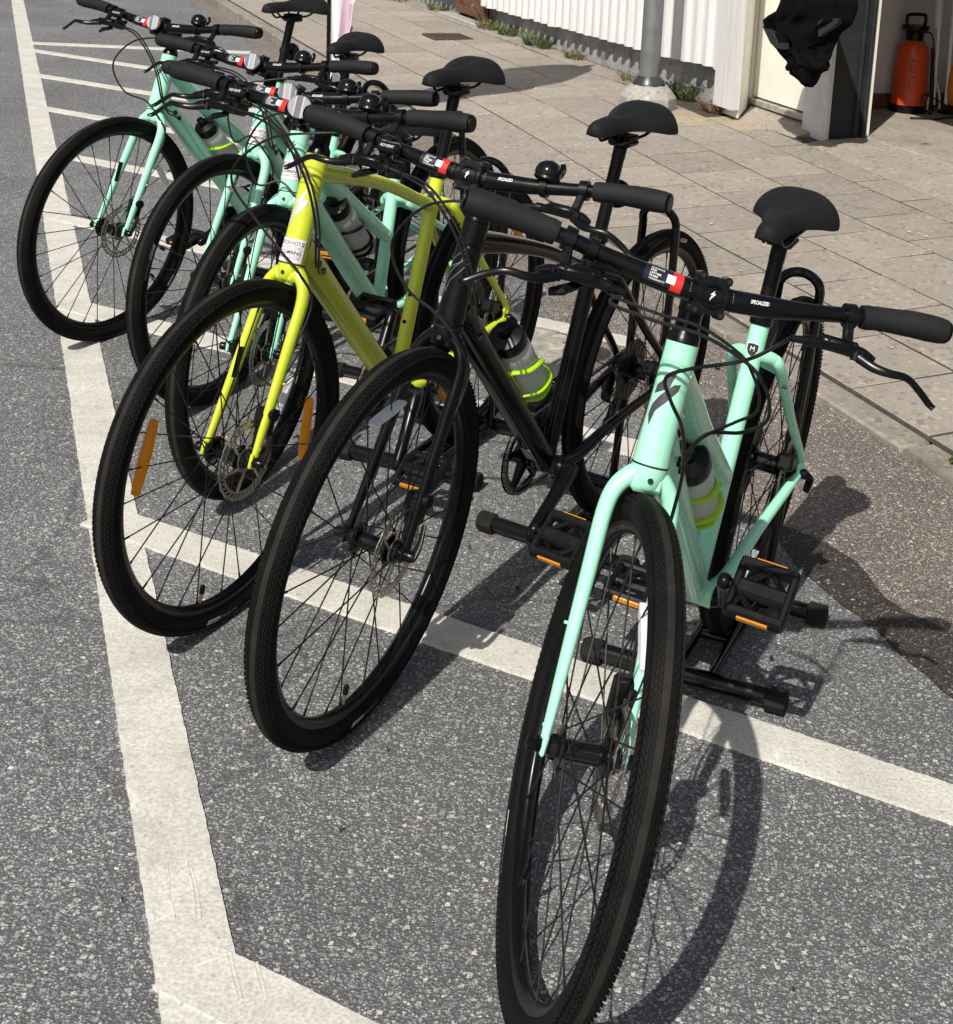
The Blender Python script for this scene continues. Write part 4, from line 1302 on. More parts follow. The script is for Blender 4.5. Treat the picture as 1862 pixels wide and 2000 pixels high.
def saddle_geo():
    secs = []
    X = [-0.132, -0.129, -0.120, -0.105, -0.085, -0.060, -0.03, 0.0, 0.03, 0.06, 0.09, 0.115, 0.130, 0.139, 0.143]
    HW = [0.022, 0.048, 0.068, 0.0785, 0.0810, 0.0750, 0.0600, 0.0445, 0.0340, 0.0282, 0.0252, 0.0235, 0.0205, 0.0140, 0.005]
    TP = [0.040, 0.050, 0.0575, 0.0600, 0.0600, 0.0570, 0.0535, 0.0515, 0.0520, 0.0530, 0.0530, 0.0520, 0.0490, 0.0440, 0.037]
    SK = [0.012, 0.030, 0.046, 0.0530, 0.0530, 0.0470, 0.0370, 0.0310, 0.0290, 0.0285, 0.0290, 0.0290, 0.0265, 0.0190, 0.006]
    for x in np.concatenate([np.linspace(-0.132, -0.105, 8), np.linspace(-0.098, 0.11, 24), np.linspace(0.116, 0.143, 9)]):
        hw, top, skirt = (float(np.interp(x, X, q)) for q in (HW, TP, SK))
        groove = 0.008 * math.exp(-((x + 0.015) / 0.070) ** 2)
        ring = []
        for v in np.linspace(-1, 1, 31):
            y = hw * math.sin(v * math.pi / 2)
            e = abs(y / hw)
            z = top - skirt * (1 - (max(0.0, 1 - e ** 3.0)) ** 0.55) - 0.003 * e - groove * math.exp(-(y / 0.011) ** 2)
            ring.append(A(x, y, z))
        cav = float(np.interp(x, [-0.13, -0.118, 0.06, 0.10], [0.0, 1.0, 1.0, 0.0]))
        for v in np.linspace(0.94, -0.94, 13):
            y = hw * v * 0.94
            z = top - skirt * (0.97 - cav * 0.55 * (1 - abs(v) ** 3)) - 0.003 - 0.002 * (1 - cav) * (1 - v * v)
            ring.append(A(x, y, z))
        secs.append(ring)
    return loft(secs)
SADDLE_ME = mesh(saddle_geo(), 'saddle', 75, 'saddle')
RAIL_ME = [mesh(tube(smooth_path([A(0.105, s_ * 0.010, 0.036), A(0.070, s_ * 0.017, 0.000), A(0.036, s_ * 0.021, -0.005), A(-0.038, s_ * 0.021, -0.005), A(-0.066, s_ * 0.027, 0.002), A(-0.104, s_ * 0.046, 0.036)], 5), 0.0036, 8), 'black', 50, 'saddle_rail') for s_ in (-1, 1)]

def pedal_geo():
    g_ = []
    # local: x fore-aft, y outward, z up
    for x in (-0.044, 0.044):
        g_.append(box((x, 0.05, 0), (0.017, 0.100, 0.024), None, 0.004))
    for y, w in ((0.006, 0.014), (0.094, 0.014)):
        g_.append(box((0, y, 0), (0.090, w, 0.022), None, 0.004))
    g_.append(box((0, 0.05, 0), (0.030, 0.09, 0.021), None, 0.006))
    for x in (-0.027, 0.027):
        sx_ = np.sign(x)
        g_.append(tube([A(x - sx_ * 0.018, 0.016, 0), A(x + sx_ * 0.012, 0.046, 0)], 0.0085, 6, up=(0, 0, 1), flat=0.6))
        g_.append(tube([A(x - sx_ * 0.018, 0.086, 0), A(x + sx_ * 0.012, 0.056, 0)], 0.0085, 6, up=(0, 0, 1), flat=0.6))
    g_.append(cyl((0, -0.016, 0), (0, 0.01, 0), 0.0085, 12))
    return merge(g_)
PEDAL_ME = mesh(pedal_geo(), 'pedal', 35, 'pedal')
PREFL_ME = [mesh(box((x * 1.05, 0.05, 0.001), (0.006, 0.052, 0.0105), None, 0.001), 'orange_dim', 30, 'pedal_reflector') for x in (-0.0505, 0.0505)]

def chainring_geo(r=0.083, teeth=40):
    poly = []
    for k in range(teeth):
        a = 2 * np.pi * k / teeth
        d = np.pi / teeth
        for rr, da in ((r - 0.004, -0.9 * d), (r - 0.004, -0.45 * d), (r + 0.003, -0.15 * d), (r + 0.003, 0.15 * d), (r - 0.004, 0.45 * d)):
            poly.append((rr * math.cos(a + da), rr * math.sin(a + da)))
    n = len(poly)
    V, F = [], []
    for y in (-0.0012, 0.0012):
        for x, z in poly:
            V.append(A(x, y, z))
        for x, z in poly:
            q = (r - 0.014) / math.hypot(x, z)
            V.append(A(x * q, y, z * q))
    for i in range(n):
        j = (i + 1) % n
        F += [(i, j, n + j, n + i), (2 * n + j, 2 * n + i, 3 * n + i, 3 * n + j), (i, 2 * n + i, 2 * n + j, j), (n + j, 3 * n + j, 3 * n + i, n + i)]
    g_ = [(np.array(V), F)]
    for k in range(5):
        a = 2 * np.pi * k / 5 + 0.3
        g_.append(tube([A(0.012 * math.cos(a), 0.001, 0.012 * math.sin(a)), A(0.072 * math.cos(a), 0.001, 0.072 * math.sin(a))], [0.012, 0.006], 8, up=(0, 1, 0), flat=1.5))
    g_.append(lathe([(0.02, -0.006), (0.02, 0.012)], (0, 0, 0), YAX, 20))
    # bash guard
    g_.append(closed_lathe([(r + 0.004, -0.006), (r + 0.006, -0.0045), (r - 0.012, -0.0045), (r - 0.012, -0.006)], 64))
    return merge(g_)
RING_ME = mesh(chainring_geo(), 'black', 30, 'chainring')

def cassette_geo():
    g_ = []
    for k, r in enumerate((0.074, 0.064, 0.056, 0.049, 0.043, 0.038, 0.033, 0.028, 0.024)):
        y = -0.030 - 0.0040 * k
        tt = int(r * 520)
        poly = []
        for i in range(tt * 2):
            a = np.pi * i / tt
            rr = r + (0.0022 if i % 2 else -0.0018)
            poly.append((rr * math.cos(a), rr * math.sin(a)))
        Rm = np.array([[1, 0, 0], [0, 0, 1], [0, 1, 0]], float)
        g_.append(extrude(poly, 0.0016, Rm, (0, y, 0)))
    return merge(g_)
CASS_ME = mesh(cassette_geo(), 'cassette', 25, 'cassette')

CAP_ME = mesh(merge([lathe([(0.034, 0.0), (0.0362, 0.003), (0.0362, 0.022), (0.033, 0.030), (0.020, 0.034), (0.0135, 0.036), (0.0135, 0.050), (0.0115, 0.052), (0.0115, 0.060), (0.006, 0.062)], (0, 0, 0.158), (0, 0, 1), 28)]), 'plastic', 40, 'cap')
BOTTLE_ME = mesh(lathe([(0.020, 0.0), (0.033, 0.002), (0.0365, 0.008), (0.0365, 0.075), (0.0335, 0.088), (0.0335, 0.098), (0.0365, 0.110), (0.0365, 0.140), (0.034, 0.150), (0.033, 0.160)], seg=32), 'bottle', 50, 'water_bottle')
def cage_geo():
    g_ = []
    # local: z up along the bottle, -x towards the frame tube
    g_.append(box((-0.0415, 0, 0.06), (0.004, 0.022, 0.13), None, 0.0015))
    for s_ in (-1, 1):
        g_.append(tube(smooth_path([A(-0.040, s_ * 0.010, 0.115), A(-0.020, s_ * 0.0355, 0.105), A(0.012, s_ * 0.0385, 0.085), A(0.032, s_ * 0.026, 0.06), A(0.0405, 0.0, 0.045)], 6), 0.0032, 8, flat=1.6))
        g_.append(tube(smooth_path([A(-0.040, s_ * 0.010, 0.03), A(-0.018, s_ * 0.036, 0.026), A(0.014, s_ * 0.037, 0.018), A(0.032, s_ * 0.024, 0.012), A(0.0405, 0.0, 0.010)], 6), 0.0034, 8, flat=1.8))
        g_.append(tube(smooth_path([A(-0.04, s_ * 0.008, 0.008), A(-0.02, s_ * 0.03, -0.002), A(0.012, s_ * 0.031, -0.005), A(0.030, s_ * 0.016, -0.003), A(0.036, 0, 0.0)], 6), 0.0034, 8, flat=1.6))
    g_.append(tube([A(0.0405, 0, 0.045), A(0.0415, 0, 0.010), A(0.034, 0, -0.004), A(0.0, 0, -0.008), A(-0.04, 0, -0.004)], 0.0045, 8, flat=1.8))
    return merge(g_)
CAGE_ME = {k: mesh(cage_geo(), k, 40, 'bottle_cage') for k in ('limecage', 'plastic')}

def barwrap2(geo2):
    V, F = geo2
    return np.stack([-V[:, 1], V[:, 0]], 1), F

def build_bike(c):
    paint = c['paint']
    psi, lean, st = rad(c['psi']), rad(c['lean']), rad(c['st'])
    Mw = Matrix.Translation((c['x'], c['y'], 0)) @ Matrix.Rotation(psi, 4, 'Z') @ Matrix.Rotation(lean, 4, 'X')
    bike = empty('bicycle', Mw)
    tag(bike, c['label'], 'bicycle', 'bicycles parked in a row')
    wb = c['wb']
    AXLE = A(wb, 0, R_W)
    O = AXLE - RAKE * FW
    hb = O + LF * AX
    ht = hb + c['ht'] * AX
    C = ht + STZ * AX + STX * FW
    BB = A(BBX, 0, R_W - BBD)
    S3 = np.array(Matrix.Rotation(st, 3, Vector(AX.tolist())))
    def steer(geo):
        V, F = geo
        return (np.asarray(V, float) - O) @ S3.T + O, F
    def PS(name, geos, mat, parent=None, sharp=38, st_=False):
        for g_ in geos:
            P(name, g_, mat, parent, sharp, st_)
    def P(name, geo, mat, parent=None, sharp=38, st_=False):
        return part(name, steer(geo) if st_ else geo, mat, parent or bike, None, sharp)
    seat = lambda L: BB + L * SDIR
    Lt = c['ltop']
    # ---- frame
    rht = lambda v: 0.0258 - 0.0028 * np.clip(v / c['ht'], 0, 1)
    headt = P('head_tube', tube([hb + AX * v for v in np.linspace(0.0015, c['ht'], 6)], [0.0262, 0.0250, 0.0240, 0.0236, 0.0236], 28), paint)
    rh = lambda v: float(np.interp(v / c['ht'], [0, 0.25, 0.5, 0.75, 1], [0.0262, 0.0250, 0.0240, 0.0236, 0.0236]))
    P('seam', lathe([(0.0266, -0.0008), (0.0266, 0.0012)], hb, AX, 28), 'black_ink', headt)
    dt0, dt1 = hb + 0.040 * AX, BB + A(0.008, 0, 0.006)
    dtd = unit(dt1 - dt0)
    dtn = unit(np.cross(YV, dtd))
    if dtn[0] > 0:
        dtn = -dtn          # points back and up, towards the rider
    dpath = [dt0 + (dt1 - dt0) * t for t in np.linspace(0.02, 1, 9)]
    dtube = P('down_tube', tube(dpath, [0.029, 0.0265, 0.0255, 0.0245, 0.024], 24, up=dtn, flat=[0.86, 0.92, 1.0, 1.1], power=2.7), paint)
    P('bottom_bracket', merge([cyl(BB + A(0, -0.037, 0), BB + A(0, 0.037, 0), 0.0225, 24, None, 0.002)]), paint)
    PS('bearing_cup', [cyl(BB + A(0, s_ * 0.037, 0), BB + A(0, s_ * 0.046, 0), 0.021, 20, 0.018) for s_ in (-1, 1)], 'black')
    stube = P('seat_tube', tube([seat(v) for v in np.linspace(0.0, Lt, 5)], 0.0172, 20), paint)
    if c['style'] == 'step':
        a0, a1 = ht - AX * 0.042, seat(0.205)
        mid = (a0 + a1) / 2 + A(0.0, 0, -0.010)
        P('top_tube', tube(smooth_path([a0, a0 * 0.7 + a1 * 0.3 + A(0, 0, -0.008), mid, a1], 5), [0.0245, 0.0225, 0.0205, 0.0175], 22, up=YV, flat=[0.85, 1.15, 1.2, 1.0], power=2.6), paint)
    else:
        a0, a1 = ht - AX * 0.035, seat(Lt - 0.075)
        P('top_tube', tube(smooth_path([a0, a0 * 0.75 + a1 * 0.25 + A(0, 0, 0.012), a0 * 0.45 + a1 * 0.55 + A(0, 0, 0.018), a0 * 0.18 + a1 * 0.82 + A(0, 0, 0.008), a1], 5), [0.024, 0.0225, 0.020, 0.0175, 0.0155], 22, up=YV, flat=[0.95, 0.80, 0.72, 0.75, 0.9], power=2.6), paint)
    # weld beads: ripples of small lumps round the joints
    def weld(p_, dr_, r_, n_=26, fl_=1.0, up_=YV):
        Rf = frame(dr_, up_)
        gs = []
        for k_ in range(n_):
            t_ = 2 * np.pi * k_ / n_
            c_ = p_ + Rf @ A(r_ * math.cos(t_) * fl_, r_ * math.sin(t_), 0)
            gs.append(tube([c_ - unit(dr_) * 0.0030, c_ - unit(dr_) * 0.0012, c_ + unit(dr_) * 0.0012, c_ + unit(dr_) * 0.0030], [0.0012, 0.0026, 0.0026, 0.0012], 6))
        return merge(gs)
    ttd = unit(seat(0.205) - (ht - AX * 0.042)) if c['style'] == 'step' else unit(seat(Lt - 0.075) - (ht - AX * 0.035))
    tt1 = seat(0.205) if c['style'] == 'step' else seat(Lt - 0.075)
    tag(P('weld_bead', weld(tt1 - ttd * 0.0185, ttd, 0.0166 if c['style'] == 'step' else 0.0148), paint, sharp=60), kind='stuff')
    tag(P('weld_bead', weld(dt0 + dtd * 0.031, dtd, 0.0262, 30, 0.90), paint, sharp=60), kind='stuff')
    RA = A(0, 0, R_W)
    for s_ in (-1, 1):
        y = s_ * 1.0
        q = seat(Lt - 0.065)
        P('seat_stay', tube(smooth_path([q + A(0.0, y * 0.008, 0.004), q + A(-0.022, y * 0.032, -0.004), q + A(-0.045, y * 0.046, -0.030), q * 0.5 + RA * 0.5 + A(-0.015, y * 0.058, 0), RA + A(0.012, y * 0.070, 0.040), RA + A(0.004, y * 0.070, 0.012)], 6), [0.0125, 0.0118, 0.0105, 0.0088, 0.0080], 14, flat=0.9), paint)
        P('chain_stay', tube(smooth_path([BB + A(-0.012, y * 0.026, 0.0), BB + A(-0.075, y * 0.038, 0.004), BB * 0.55 + RA * 0.45 + A(0, y * 0.050, 0.004), RA + A(0.06, y * 0.066, -0.008), RA + A(0.006, y * 0.070, -0.004)], 6), [0.0155, 0.0140, 0.0115, 0.0100, 0.0090], 14), paint)
        P('dropout', merge([box(RA + A(0.004, y * 0.0705, 0.004), (0.030, 0.007, 0.046), None, 0.002)]), paint)
    P('stay_bridge', tube([seat(Lt - 0.065) + A(-0.052, -0.044, -0.034), seat(Lt - 0.065) + A(-0.056, 0, -0.026), seat(Lt - 0.065) + A(-0.052, 0.044, -0.034)], 0.0085, 12), paint)
    PS('cable_port', [cyl(dt0 + dtd * 0.065 + A(0, 0.020, 0), dt0 + dtd * 0.065 + A(0, 0.0275, 0), 0.008, 12), cyl(dt0 + dtd * 0.092 + A(0, 0.020, 0), dt0 + dtd * 0.092 + A(0, 0.0275, 0), 0.007, 12)], 'plastic', dtube)
    # eyelets
    PS('eyelet', [cyl(seat(Lt - 0.135) + A(-0.04, s_ * 0.058, 0.02), seat(Lt - 0.135) + A(-0.04, s_ * 0.067, 0.02), 0.0030, 10) for s_ in (-1, 1)], 'black', stube)
    if c.get('bosses'):
        for L in (0.16, 0.225):
            P('bolt', cyl(seat(L) + A(0.014, 0, 0.004), seat(L) + A(0.0190, 0, 0.0045), 0.0046, 10), 'black', stube)
    # ---- seat post, clamp, saddle
    sad = c['sad'] - 0.025
    P('seat_collar', merge([lathe([(0.0195, -0.008), (0.0205, -0.006), (0.0205, 0.010), (0.0165, 0.013)], seat(Lt), SDIR, 22), cyl(seat(Lt) + A(-0.02, -0.013, 0.0), seat(Lt) + A(-0.022, 0.013, 0.0), 0.006, 10)]), 'black')
    sp_ = P('seat_post', tube([seat(Lt - 0.02), seat(sad - 0.034)], 0.0138, 20), 'black')
    P('post_head', merge([lathe([(0.0138, 0.0), (0.0145, 0.004), (0.0145, 0.03), (0.012, 0.036)], seat(sad - 0.052), SDIR, 18), box(seat(sad) + A(-0.004, 0, -0.014), (0.056, 0.050, 0.014), None, 0.005), box(seat(sad) + A(-0.004, 0, 0.000), (0.044, 0.052, 0.008), None, 0.003), cyl(seat(sad) + A(0.018, 0, -0.02), seat(sad) + A(0.018, 0, 0.014), 0.003, 8)]), 'plastic', sp_)
    sdl = add('saddle', SADDLE_ME, bike, Matrix.Translation(Vector((seat(sad) + A(0.0, 0, 0.0)).tolist())) @ Matrix.Rotation(rad(1.5), 4, 'Y'))
    for rm_ in RAIL_ME:
        add('saddle_rail', rm_, sdl)
    if c.get('rearlight') == 'disc':
        q = seat(sad - 0.125)
        rr = P('rear_reflector', merge([lathe([(0.031, 0.0), (0.031, 0.008), (0.026, 0.013)], q + A(-0.033, 0, -0.006), (-1, 0, -0.25), 22), cyl(q + A(0, 0, 0), q + A(-0.034, 0, -0.006), 0.007, 10)]), 'plastic')
        P('bracket_band', lathe([(0.0175, -0.008), (0.0175, 0.008)], q, SDIR, 18), 'plastic', rr)
    elif c.get('rearlight') == 'box':
        q = seat(sad - 0.085)
        rr = P('rear_light', merge([box(q + A(-0.034, 0, -0.004), (0.026, 0.034, 0.052), None, 0.006), box(q + A(-0.012, 0, 0), (0.03, 0.02, 0.02), None, 0.004)]), 'plastic')
        P('bracket_band', lathe([(0.0185, -0.012), (0.0185, 0.012)], q, SDIR, 18), 'plastic', rr)
    # ---- fork
    fg = [lathe([(0.0262, -0.0015), (0.0258, -0.012), (0.0225, -0.030), (0.018, -0.034)], hb, AX, 26)]
    blades = []
    for s_ in (-1, 1):
        y = s_ * 1.0
        ax_end = AXLE + A(0, y * 0.0565, 0) + AX * 0.004
        p2 = hb - 0.078 * AX + A(0, y * 0.0475, 0) + FW * 0.004
        path = [hb - 0.010 * AX + A(0, y * 0.008, 0), hb - 0.020 * AX + A(0, y * 0.024, 0), hb - 0.042 * AX + A(0, y * 0.0405, 0) + FW * 0.001, p2]
        for t in (0.25, 0.5, 0.75, 1.0):
            path.append(p2 * (1 - t) + ax_end * t)
        blades.append(tube(smooth_path(path, 5), [0.0165, 0.0160, 0.0150, 0.0145, 0.0135, 0.0125, 0.0110, 0.0085], 18, up=FW, flat=[0.85, 0.85, 0.82, 0.80, 0.75, 0.72]))
    fg.append(box(hb - AX * 0.024 + FW * 0.004, (0.03, 0.05, 0.030), frame(AX, FW), 0.008))
    fork = P('fork', merge(fg), paint, st_=True)
    for b_ in blades:
        P('fork_blade', b_, paint, fork, st_=True)
    P('crown_bolt', lathe([(0.0042, 0.0), (0.0042, 0.0022)], hb - AX * 0.019 + FW * 0.0236, FW, 12), 'black_ink', fork, st_=True)
    for s_ in (-1, 1):
        y = s_ * 1.0
        P('dropout', merge([box(AXLE + A(0, y * 0.0565, 0) + AX * 0.002, (0.026, 0.008, 0.030), frame(AX, FW), 0.003)]), paint, fork, st_=True)
        PS('mount_bolt', [cyl(AXLE + AX * 0.155 + A(0, y * 0.056, 0) - FW * 0.030, AXLE + AX * 0.155 + A(0, y * 0.0655, 0) - FW * 0.031, 0.0024, 10), cyl(AXLE + AX * 0.025 + A(0, y * 0.058, 0) - FW * 0.004, AXLE + AX * 0.025 + A(0, y * 0.0635, 0) - FW * 0.004, 0.0024, 10)], paint if paint != 'blackpaint' else 'black', fork, st_=True)
    if c.get('forkpatch'):
        P('fork_label', box(AXLE + AX * 0.175 + A(0, -0.0425, 0) - FW * 0.032 + FW * 0.018, (0.016, 0.0012, 0.062), frame(AX, FW), 0.0), 'black_ink', fork, st_=True)
    # caliper on the left blade, rotor side
    cal = AXLE + A(-0.050, 0.041, 0.062)
    P('brake_caliper', merge([box(cal, (0.032, 0.036, 0.058), frame(unit(A(-0.35, 0, 1)), (1, 0, 0)), 0.006), cyl(cal + A(0.0, 0.004, 0.02), cal + A(0.002, 0.028, 0.02), 0.013, 16), box(cal + A(0.02, 0.006, -0.01), (0.02, 0.014, 0.07), frame(unit(A(-0.35, 0, 1)), (1, 0, 0)), 0.003)]), 'plastic', fork, st_=True)
    # quick release: nut on the right, lever on the left
    P('skewer', merge([lathe([(0.0085, 0.0), (0.0095, 0.002), (0.0095, 0.012), (0.006, 0.014)], AXLE + A(0, -0.066, 0), (0, -1, 0), 14), cyl(AXLE + A(0, -0.068, 0), AXLE + A(0, 0.068, 0), 0.003, 8), lathe([(0.010, 0.0), (0.010, 0.008), (0.007, 0.014)], AXLE + A(0, 0.064, 0), (0, 1, 0), 14), tube(smooth_path([AXLE + A(0, 0.074, 0), AXLE + A(-0.014, 0.076, 0.018), AXLE + A(-0.034, 0.071, 0.046)], 4), [0.005, 0.0042, 0.003], 8, flat=1.5)]), 'black', fork, st_=True)
    # ---- wheels
    def wheel(front):
        if front:
            mw = Matrix.Translation(Vector(O.tolist())) @ to4(S3) @ Matrix.Translation(Vector((AXLE - O).tolist())) @ Matrix.Rotation(rad(-c['spinF']), 4, 'Y')
        else:
            mw = Matrix.Translation(Vector(RA.tolist())) @ Matrix.Rotation(rad(-c['spinR']), 4, 'Y')
        w = add('wheel', WM['hubF' if front else 'hubR'], bike, mw)
        add('tyre', WM['tyre'], w)
        add('tread_band', WM['band'], w)
        tag(add('tread_blocks', WM['tread'], w), kind='stuff')
        add('rim', WM['rim'], w)
        K = 'F' if front else 'R'
        for k in range(28):
            side = 1 if k % 2 == 0 else -1
            dr = 1 if (k // 2) % 2 == 0 else -1
            add('spoke', WM['spoke%s%d%d' % (K, side, dr)], w, Matrix.Rotation(-2 * np.pi * k / 28, 4, 'Y'))
        add('brake_rotor', WM['rotor'], w, Matrix.Translation((0, 0.0385 if front else 0.047, 0)))
        v = rad(-12)
        add('valve', WM['valve'], w, Matrix.Rotation(v, 4, 'Y'))
        add('valve_cap', WM['valvecap'], w, Matrix.Rotation(v, 4, 'Y'))
        for fl_, sg_ in ((0, -1), (1, 1)):
            add('lettering', WM['letter1'][fl_], w)
            mr_ = Matrix.Rotation(-sg_ * 0.128, 4, 'Y')
            add('lettering_box', WM['letterbox'][fl_], w, mr_)
            add('lettering', WM['letter2'][fl_], w, mr_ @ Matrix.Diagonal((1.0, 1.02, 1.0, 1.0)))
        for ph, kind in c['reflF' if front else 'reflR']:
            add('spoke_reflector', WM['refl_' + kind], w, Matrix.Rotation(rad(-(ph - (c['spinF'] if front else c['spinR']))), 4, 'Y'))
        return w
    wheel(True)
    wheel(False)
    P('rear_skewer', merge([lathe([(0.0095, 0.0), (0.0095, 0.012), (0.006, 0.014)], RA + A(0, -0.078, 0), (0, -1, 0), 14), cyl(RA + A(0, -0.08, 0), RA + A(0, 0.08, 0), 0.004, 8), lathe([(0.011, 0.0), (0.011, 0.008), (0.007, 0.014)], RA + A(0, 0.076, 0), (0, 1, 0), 14), tube(smooth_path([RA + A(0, 0.088, 0), RA + A(-0.012, 0.093, -0.012), RA + A(-0.022, 0.088, -0.045)], 4), [0.007, 0.006, 0.0045], 8, flat=1.6)]), 'black')
    P('rear_caliper', box(RA + A(0.060, 0.052, 0.042), (0.055, 0.034, 0.034), frame(unit(A(-0.4, 0, 1)), (1, 0, 0)), 0.006), 'plastic')
    # ---- drivetrain on the right side
    rc = BB + A(0, -0.049, 0)
    ca = rad(c['crank'])            # left crank angle, forward = 0, up = 90
    for s_, an in ((1, ca), (-1, ca + math.pi)):
        d = A(math.cos(an), 0, math.sin(an))
        e0, e1 = BB + A(0, s_ * 0.060, 0), BB + A(0, s_ * 0.076, 0) + d * 0.170
        crk = P('crank_arm', merge([tube([e0 - d * 0.012, e0 + (e1 - e0) * 0.1, e0 + (e1 - e0) * 0.5, e0 + (e1 - e0) * 0.93, e1 + d * 0.006, e1 + d * 0.012, e1 + d * 0.0145], [0.010, 0.0165, 0.0125, 0.0125, 0.0115, 0.0075, 0.002], 14, up=YV, flat=1.15, power=2.6), cyl(BB + A(0, s_ * 0.044, 0), BB + A(0, s_ * 0.072, 0), 0.0155, 16)]), 'black')
        pt_ = c['ptilt'] if s_ == 1 else c.get('ptiltR', 12)
        pm = Matrix.Translation(Vector((e1 + A(0, s_ * 0.014, 0)).tolist())) @ Matrix.Rotation(rad(pt_), 4, 'Y')
        if s_ == -1:
            pm = pm @ Matrix.Rotation(math.pi, 4, 'Z')
        pd = add('pedal', PEDAL_ME, bike, pm)
        for rm_ in PREFL_ME:
            add('pedal_reflector', rm_, pd)
    add('chainring', RING_ME, bike, Matrix.Translation(Vector(rc.tolist())))
    add('cassette', CASS_ME, bike, Matrix.Translation((0, 0, R_W)))
    # chain as links along its run
    jw = [RA + A(0.020, -0.050, -0.075), RA + A(0.045, -0.050, -0.135)]
    ru, rr_, y_c = 0.083, 0.044, -0.048
    loop = [A(BBX + ru * math.cos(t), y_c, BB[2] + ru * math.sin(t)) for t in np.linspace(rad(100), rad(-95), 26)]
    loop += [jw[1] + A(0.0, 0, -0.021), jw[1] + A(-0.021, 0, -0.005), jw[1] + A(-0.008, 0, 0.02), jw[0] + A(0.012, 0, -0.018), jw[0] + A(0.022, 0, 0.0), jw[0] + A(0.012, 0, 0.02)]
    loop += [A(rr_ * math.cos(t), y_c - 0.002, R_W + rr_ * math.sin(t)) for t in np.linspace(rad(-70), rad(-260), 18)]
    loop.append(loop[0])
    Lp = np.array(loop)
    seg = np.linalg.norm(np.diff(Lp, axis=0), axis=1)
    cum = np.concatenate([[0], np.cumsum(seg)])
    nl = int(cum[-1] / 0.0127)
    links = []
    for k in range(nl):
        t = (k + 0.5) / nl * cum[-1]
        p_ = np.array([np.interp(t, cum, Lp[:, i]) for i in range(3)])
        p2_ = np.array([np.interp(min(cum[-1], t + 0.004), cum, Lp[:, i]) for i in range(3)])
        d = unit(p2_ - p_ + 1e-9)
        w_ = 0.0052 if k % 2 else 0.0075
        links.append(box(p_, (0.0115, w_, 0.0078), np.stack([d, YV, np.cross(d, YV)], 1), 0.0))
    P('chain', merge(links), 'chain', sharp=20)
    P('rear_derailleur', merge([box((jw[0] + jw[1]) / 2 + A(0, -0.006, 0), (0.020, 0.004, 0.10), frame(unit(jw[0] - jw[1]), (1, 0, 0)), 0.003), box((jw[0] + jw[1]) / 2 + A(0, 0.008, 0), (0.018, 0.003, 0.09), frame(unit(jw[0] - jw[1]), (1, 0, 0)), 0.002), cyl(jw[0] + A(0, -0.008, 0), jw[0] + A(0, 0.008, 0), 0.0205, 18), cyl(jw[1] + A(0, -0.008, 0), jw[1] + A(0, 0.008, 0), 0.0205, 18), box(RA + A(0.010, -0.078, -0.040), (0.028, 0.026, 0.062), frame(unit(A(-0.3, 0, 1)), (1, 0, 0)), 0.007), box(RA + A(0.022, -0.072, -0.074), (0.03, 0.03, 0.03), None, 0.008)]), 'plastic')
    # ---- cockpit (turns with the fork)
    def bar_off(y):
        t = np.interp(abs(y), [0, 0.03, 0.05, 0.10, 0.15, 0.20, 0.25, 0.30, 0.36], [0, 0, 0.04, 0.17, 0.37, 0.60, 0.80, 0.93, 1])
        return -BBACK * t * FW + BRISE * t * AX
    def bp(y, f=0.0, a=0.0):
        return C + bar_off(y) + A(0, y, 0) + f * FW + a * AX
    P('headset_spacer', merge([lathe([(0.0215, 0.0), (0.0235, 0.001), (0.0225, 0.012), (0.0175, 0.020), (0.0175, STZ - 0.028)], ht, AX, 24)]), 'black', st_=True)
    hbar = P('handlebar', merge([tube([bp(y) for y in np.linspace(-BW + 0.004, BW - 0.004, 45)], [0.0112] * 5 + [0.0114, 0.0125, 0.0145, 0.0157, 0.0158, 0.0158, 0.0158, 0.0157, 0.0145, 0.0125, 0.0114] + [0.0112] * 5, 18)]), 'black', st_=True)
    stem = P('stem', merge([lathe([(0.0175, -0.021), (0.0190, -0.019), (0.0190, 0.018), (0.0165, 0.022), (0.010, 0.023)], ht + AX * (STZ - 0.010), AX, 22), tube([ht + AX * (STZ - 0.011), C - FW * 0.012], [0.0165, 0.0175], 18, power=2.6), box(ht + AX * (STZ - 0.010) - FW * 0.019, (0.012, 0.016, 0.034), frame(AX, FW), 0.003)]), 'black', st_=True)
    fp = [lathe([(0.0185, -0.0235), (0.0208, -0.0225), (0.0208, 0.0225), (0.0185, 0.0235)], C, YAX, 28)]
    for sy in (-1, 1):
        for sa in (-1, 1):
            fp.append(cyl(C + A(0, sy * 0.0185, 0) + AX * sa * 0.0235 - FW * 0.012, C + A(0, sy * 0.0185, 0) + AX * sa * 0.0235 + FW * 0.0165, 0.0062, 12, None, 0.001))
            fp.append(box(C + A(0, sy * 0.0175, 0) + AX * sa * 0.019 + FW * 0.009, (0.010, 0.010, 0.014), frame(AX, FW), 0.002))
    rp = []
    for k_ in range(32):
        t_ = 2 * np.pi * k_ / 32
        cs_, sn_ = math.cos(t_), math.sin(t_)
        rp.append((0.0262 * np.sign(sn_) * abs(sn_) ** 0.7, 0.0225 * np.sign(cs_) * abs(cs_) ** 0.7))
    fp.append(extrude(rp, 0.009, np.stack([AX, YV, -FW], 1), C + FW * 0.0115))
    P('faceplate', merge(fp), 'plastic', stem, st_=True)
    bl = [cyl(C + A(0, sy * 0.0185, 0) + AX * sa * 0.0235 + FW * 0.0160, C + A(0, sy * 0.0185, 0) + AX * sa * 0.0235 + FW * 0.0178, 0.0036, 6) for sy in (-1, 1) for sa in (-1, 1)]
    PS('bolt', bl, 'cassette', stem, st_=True)
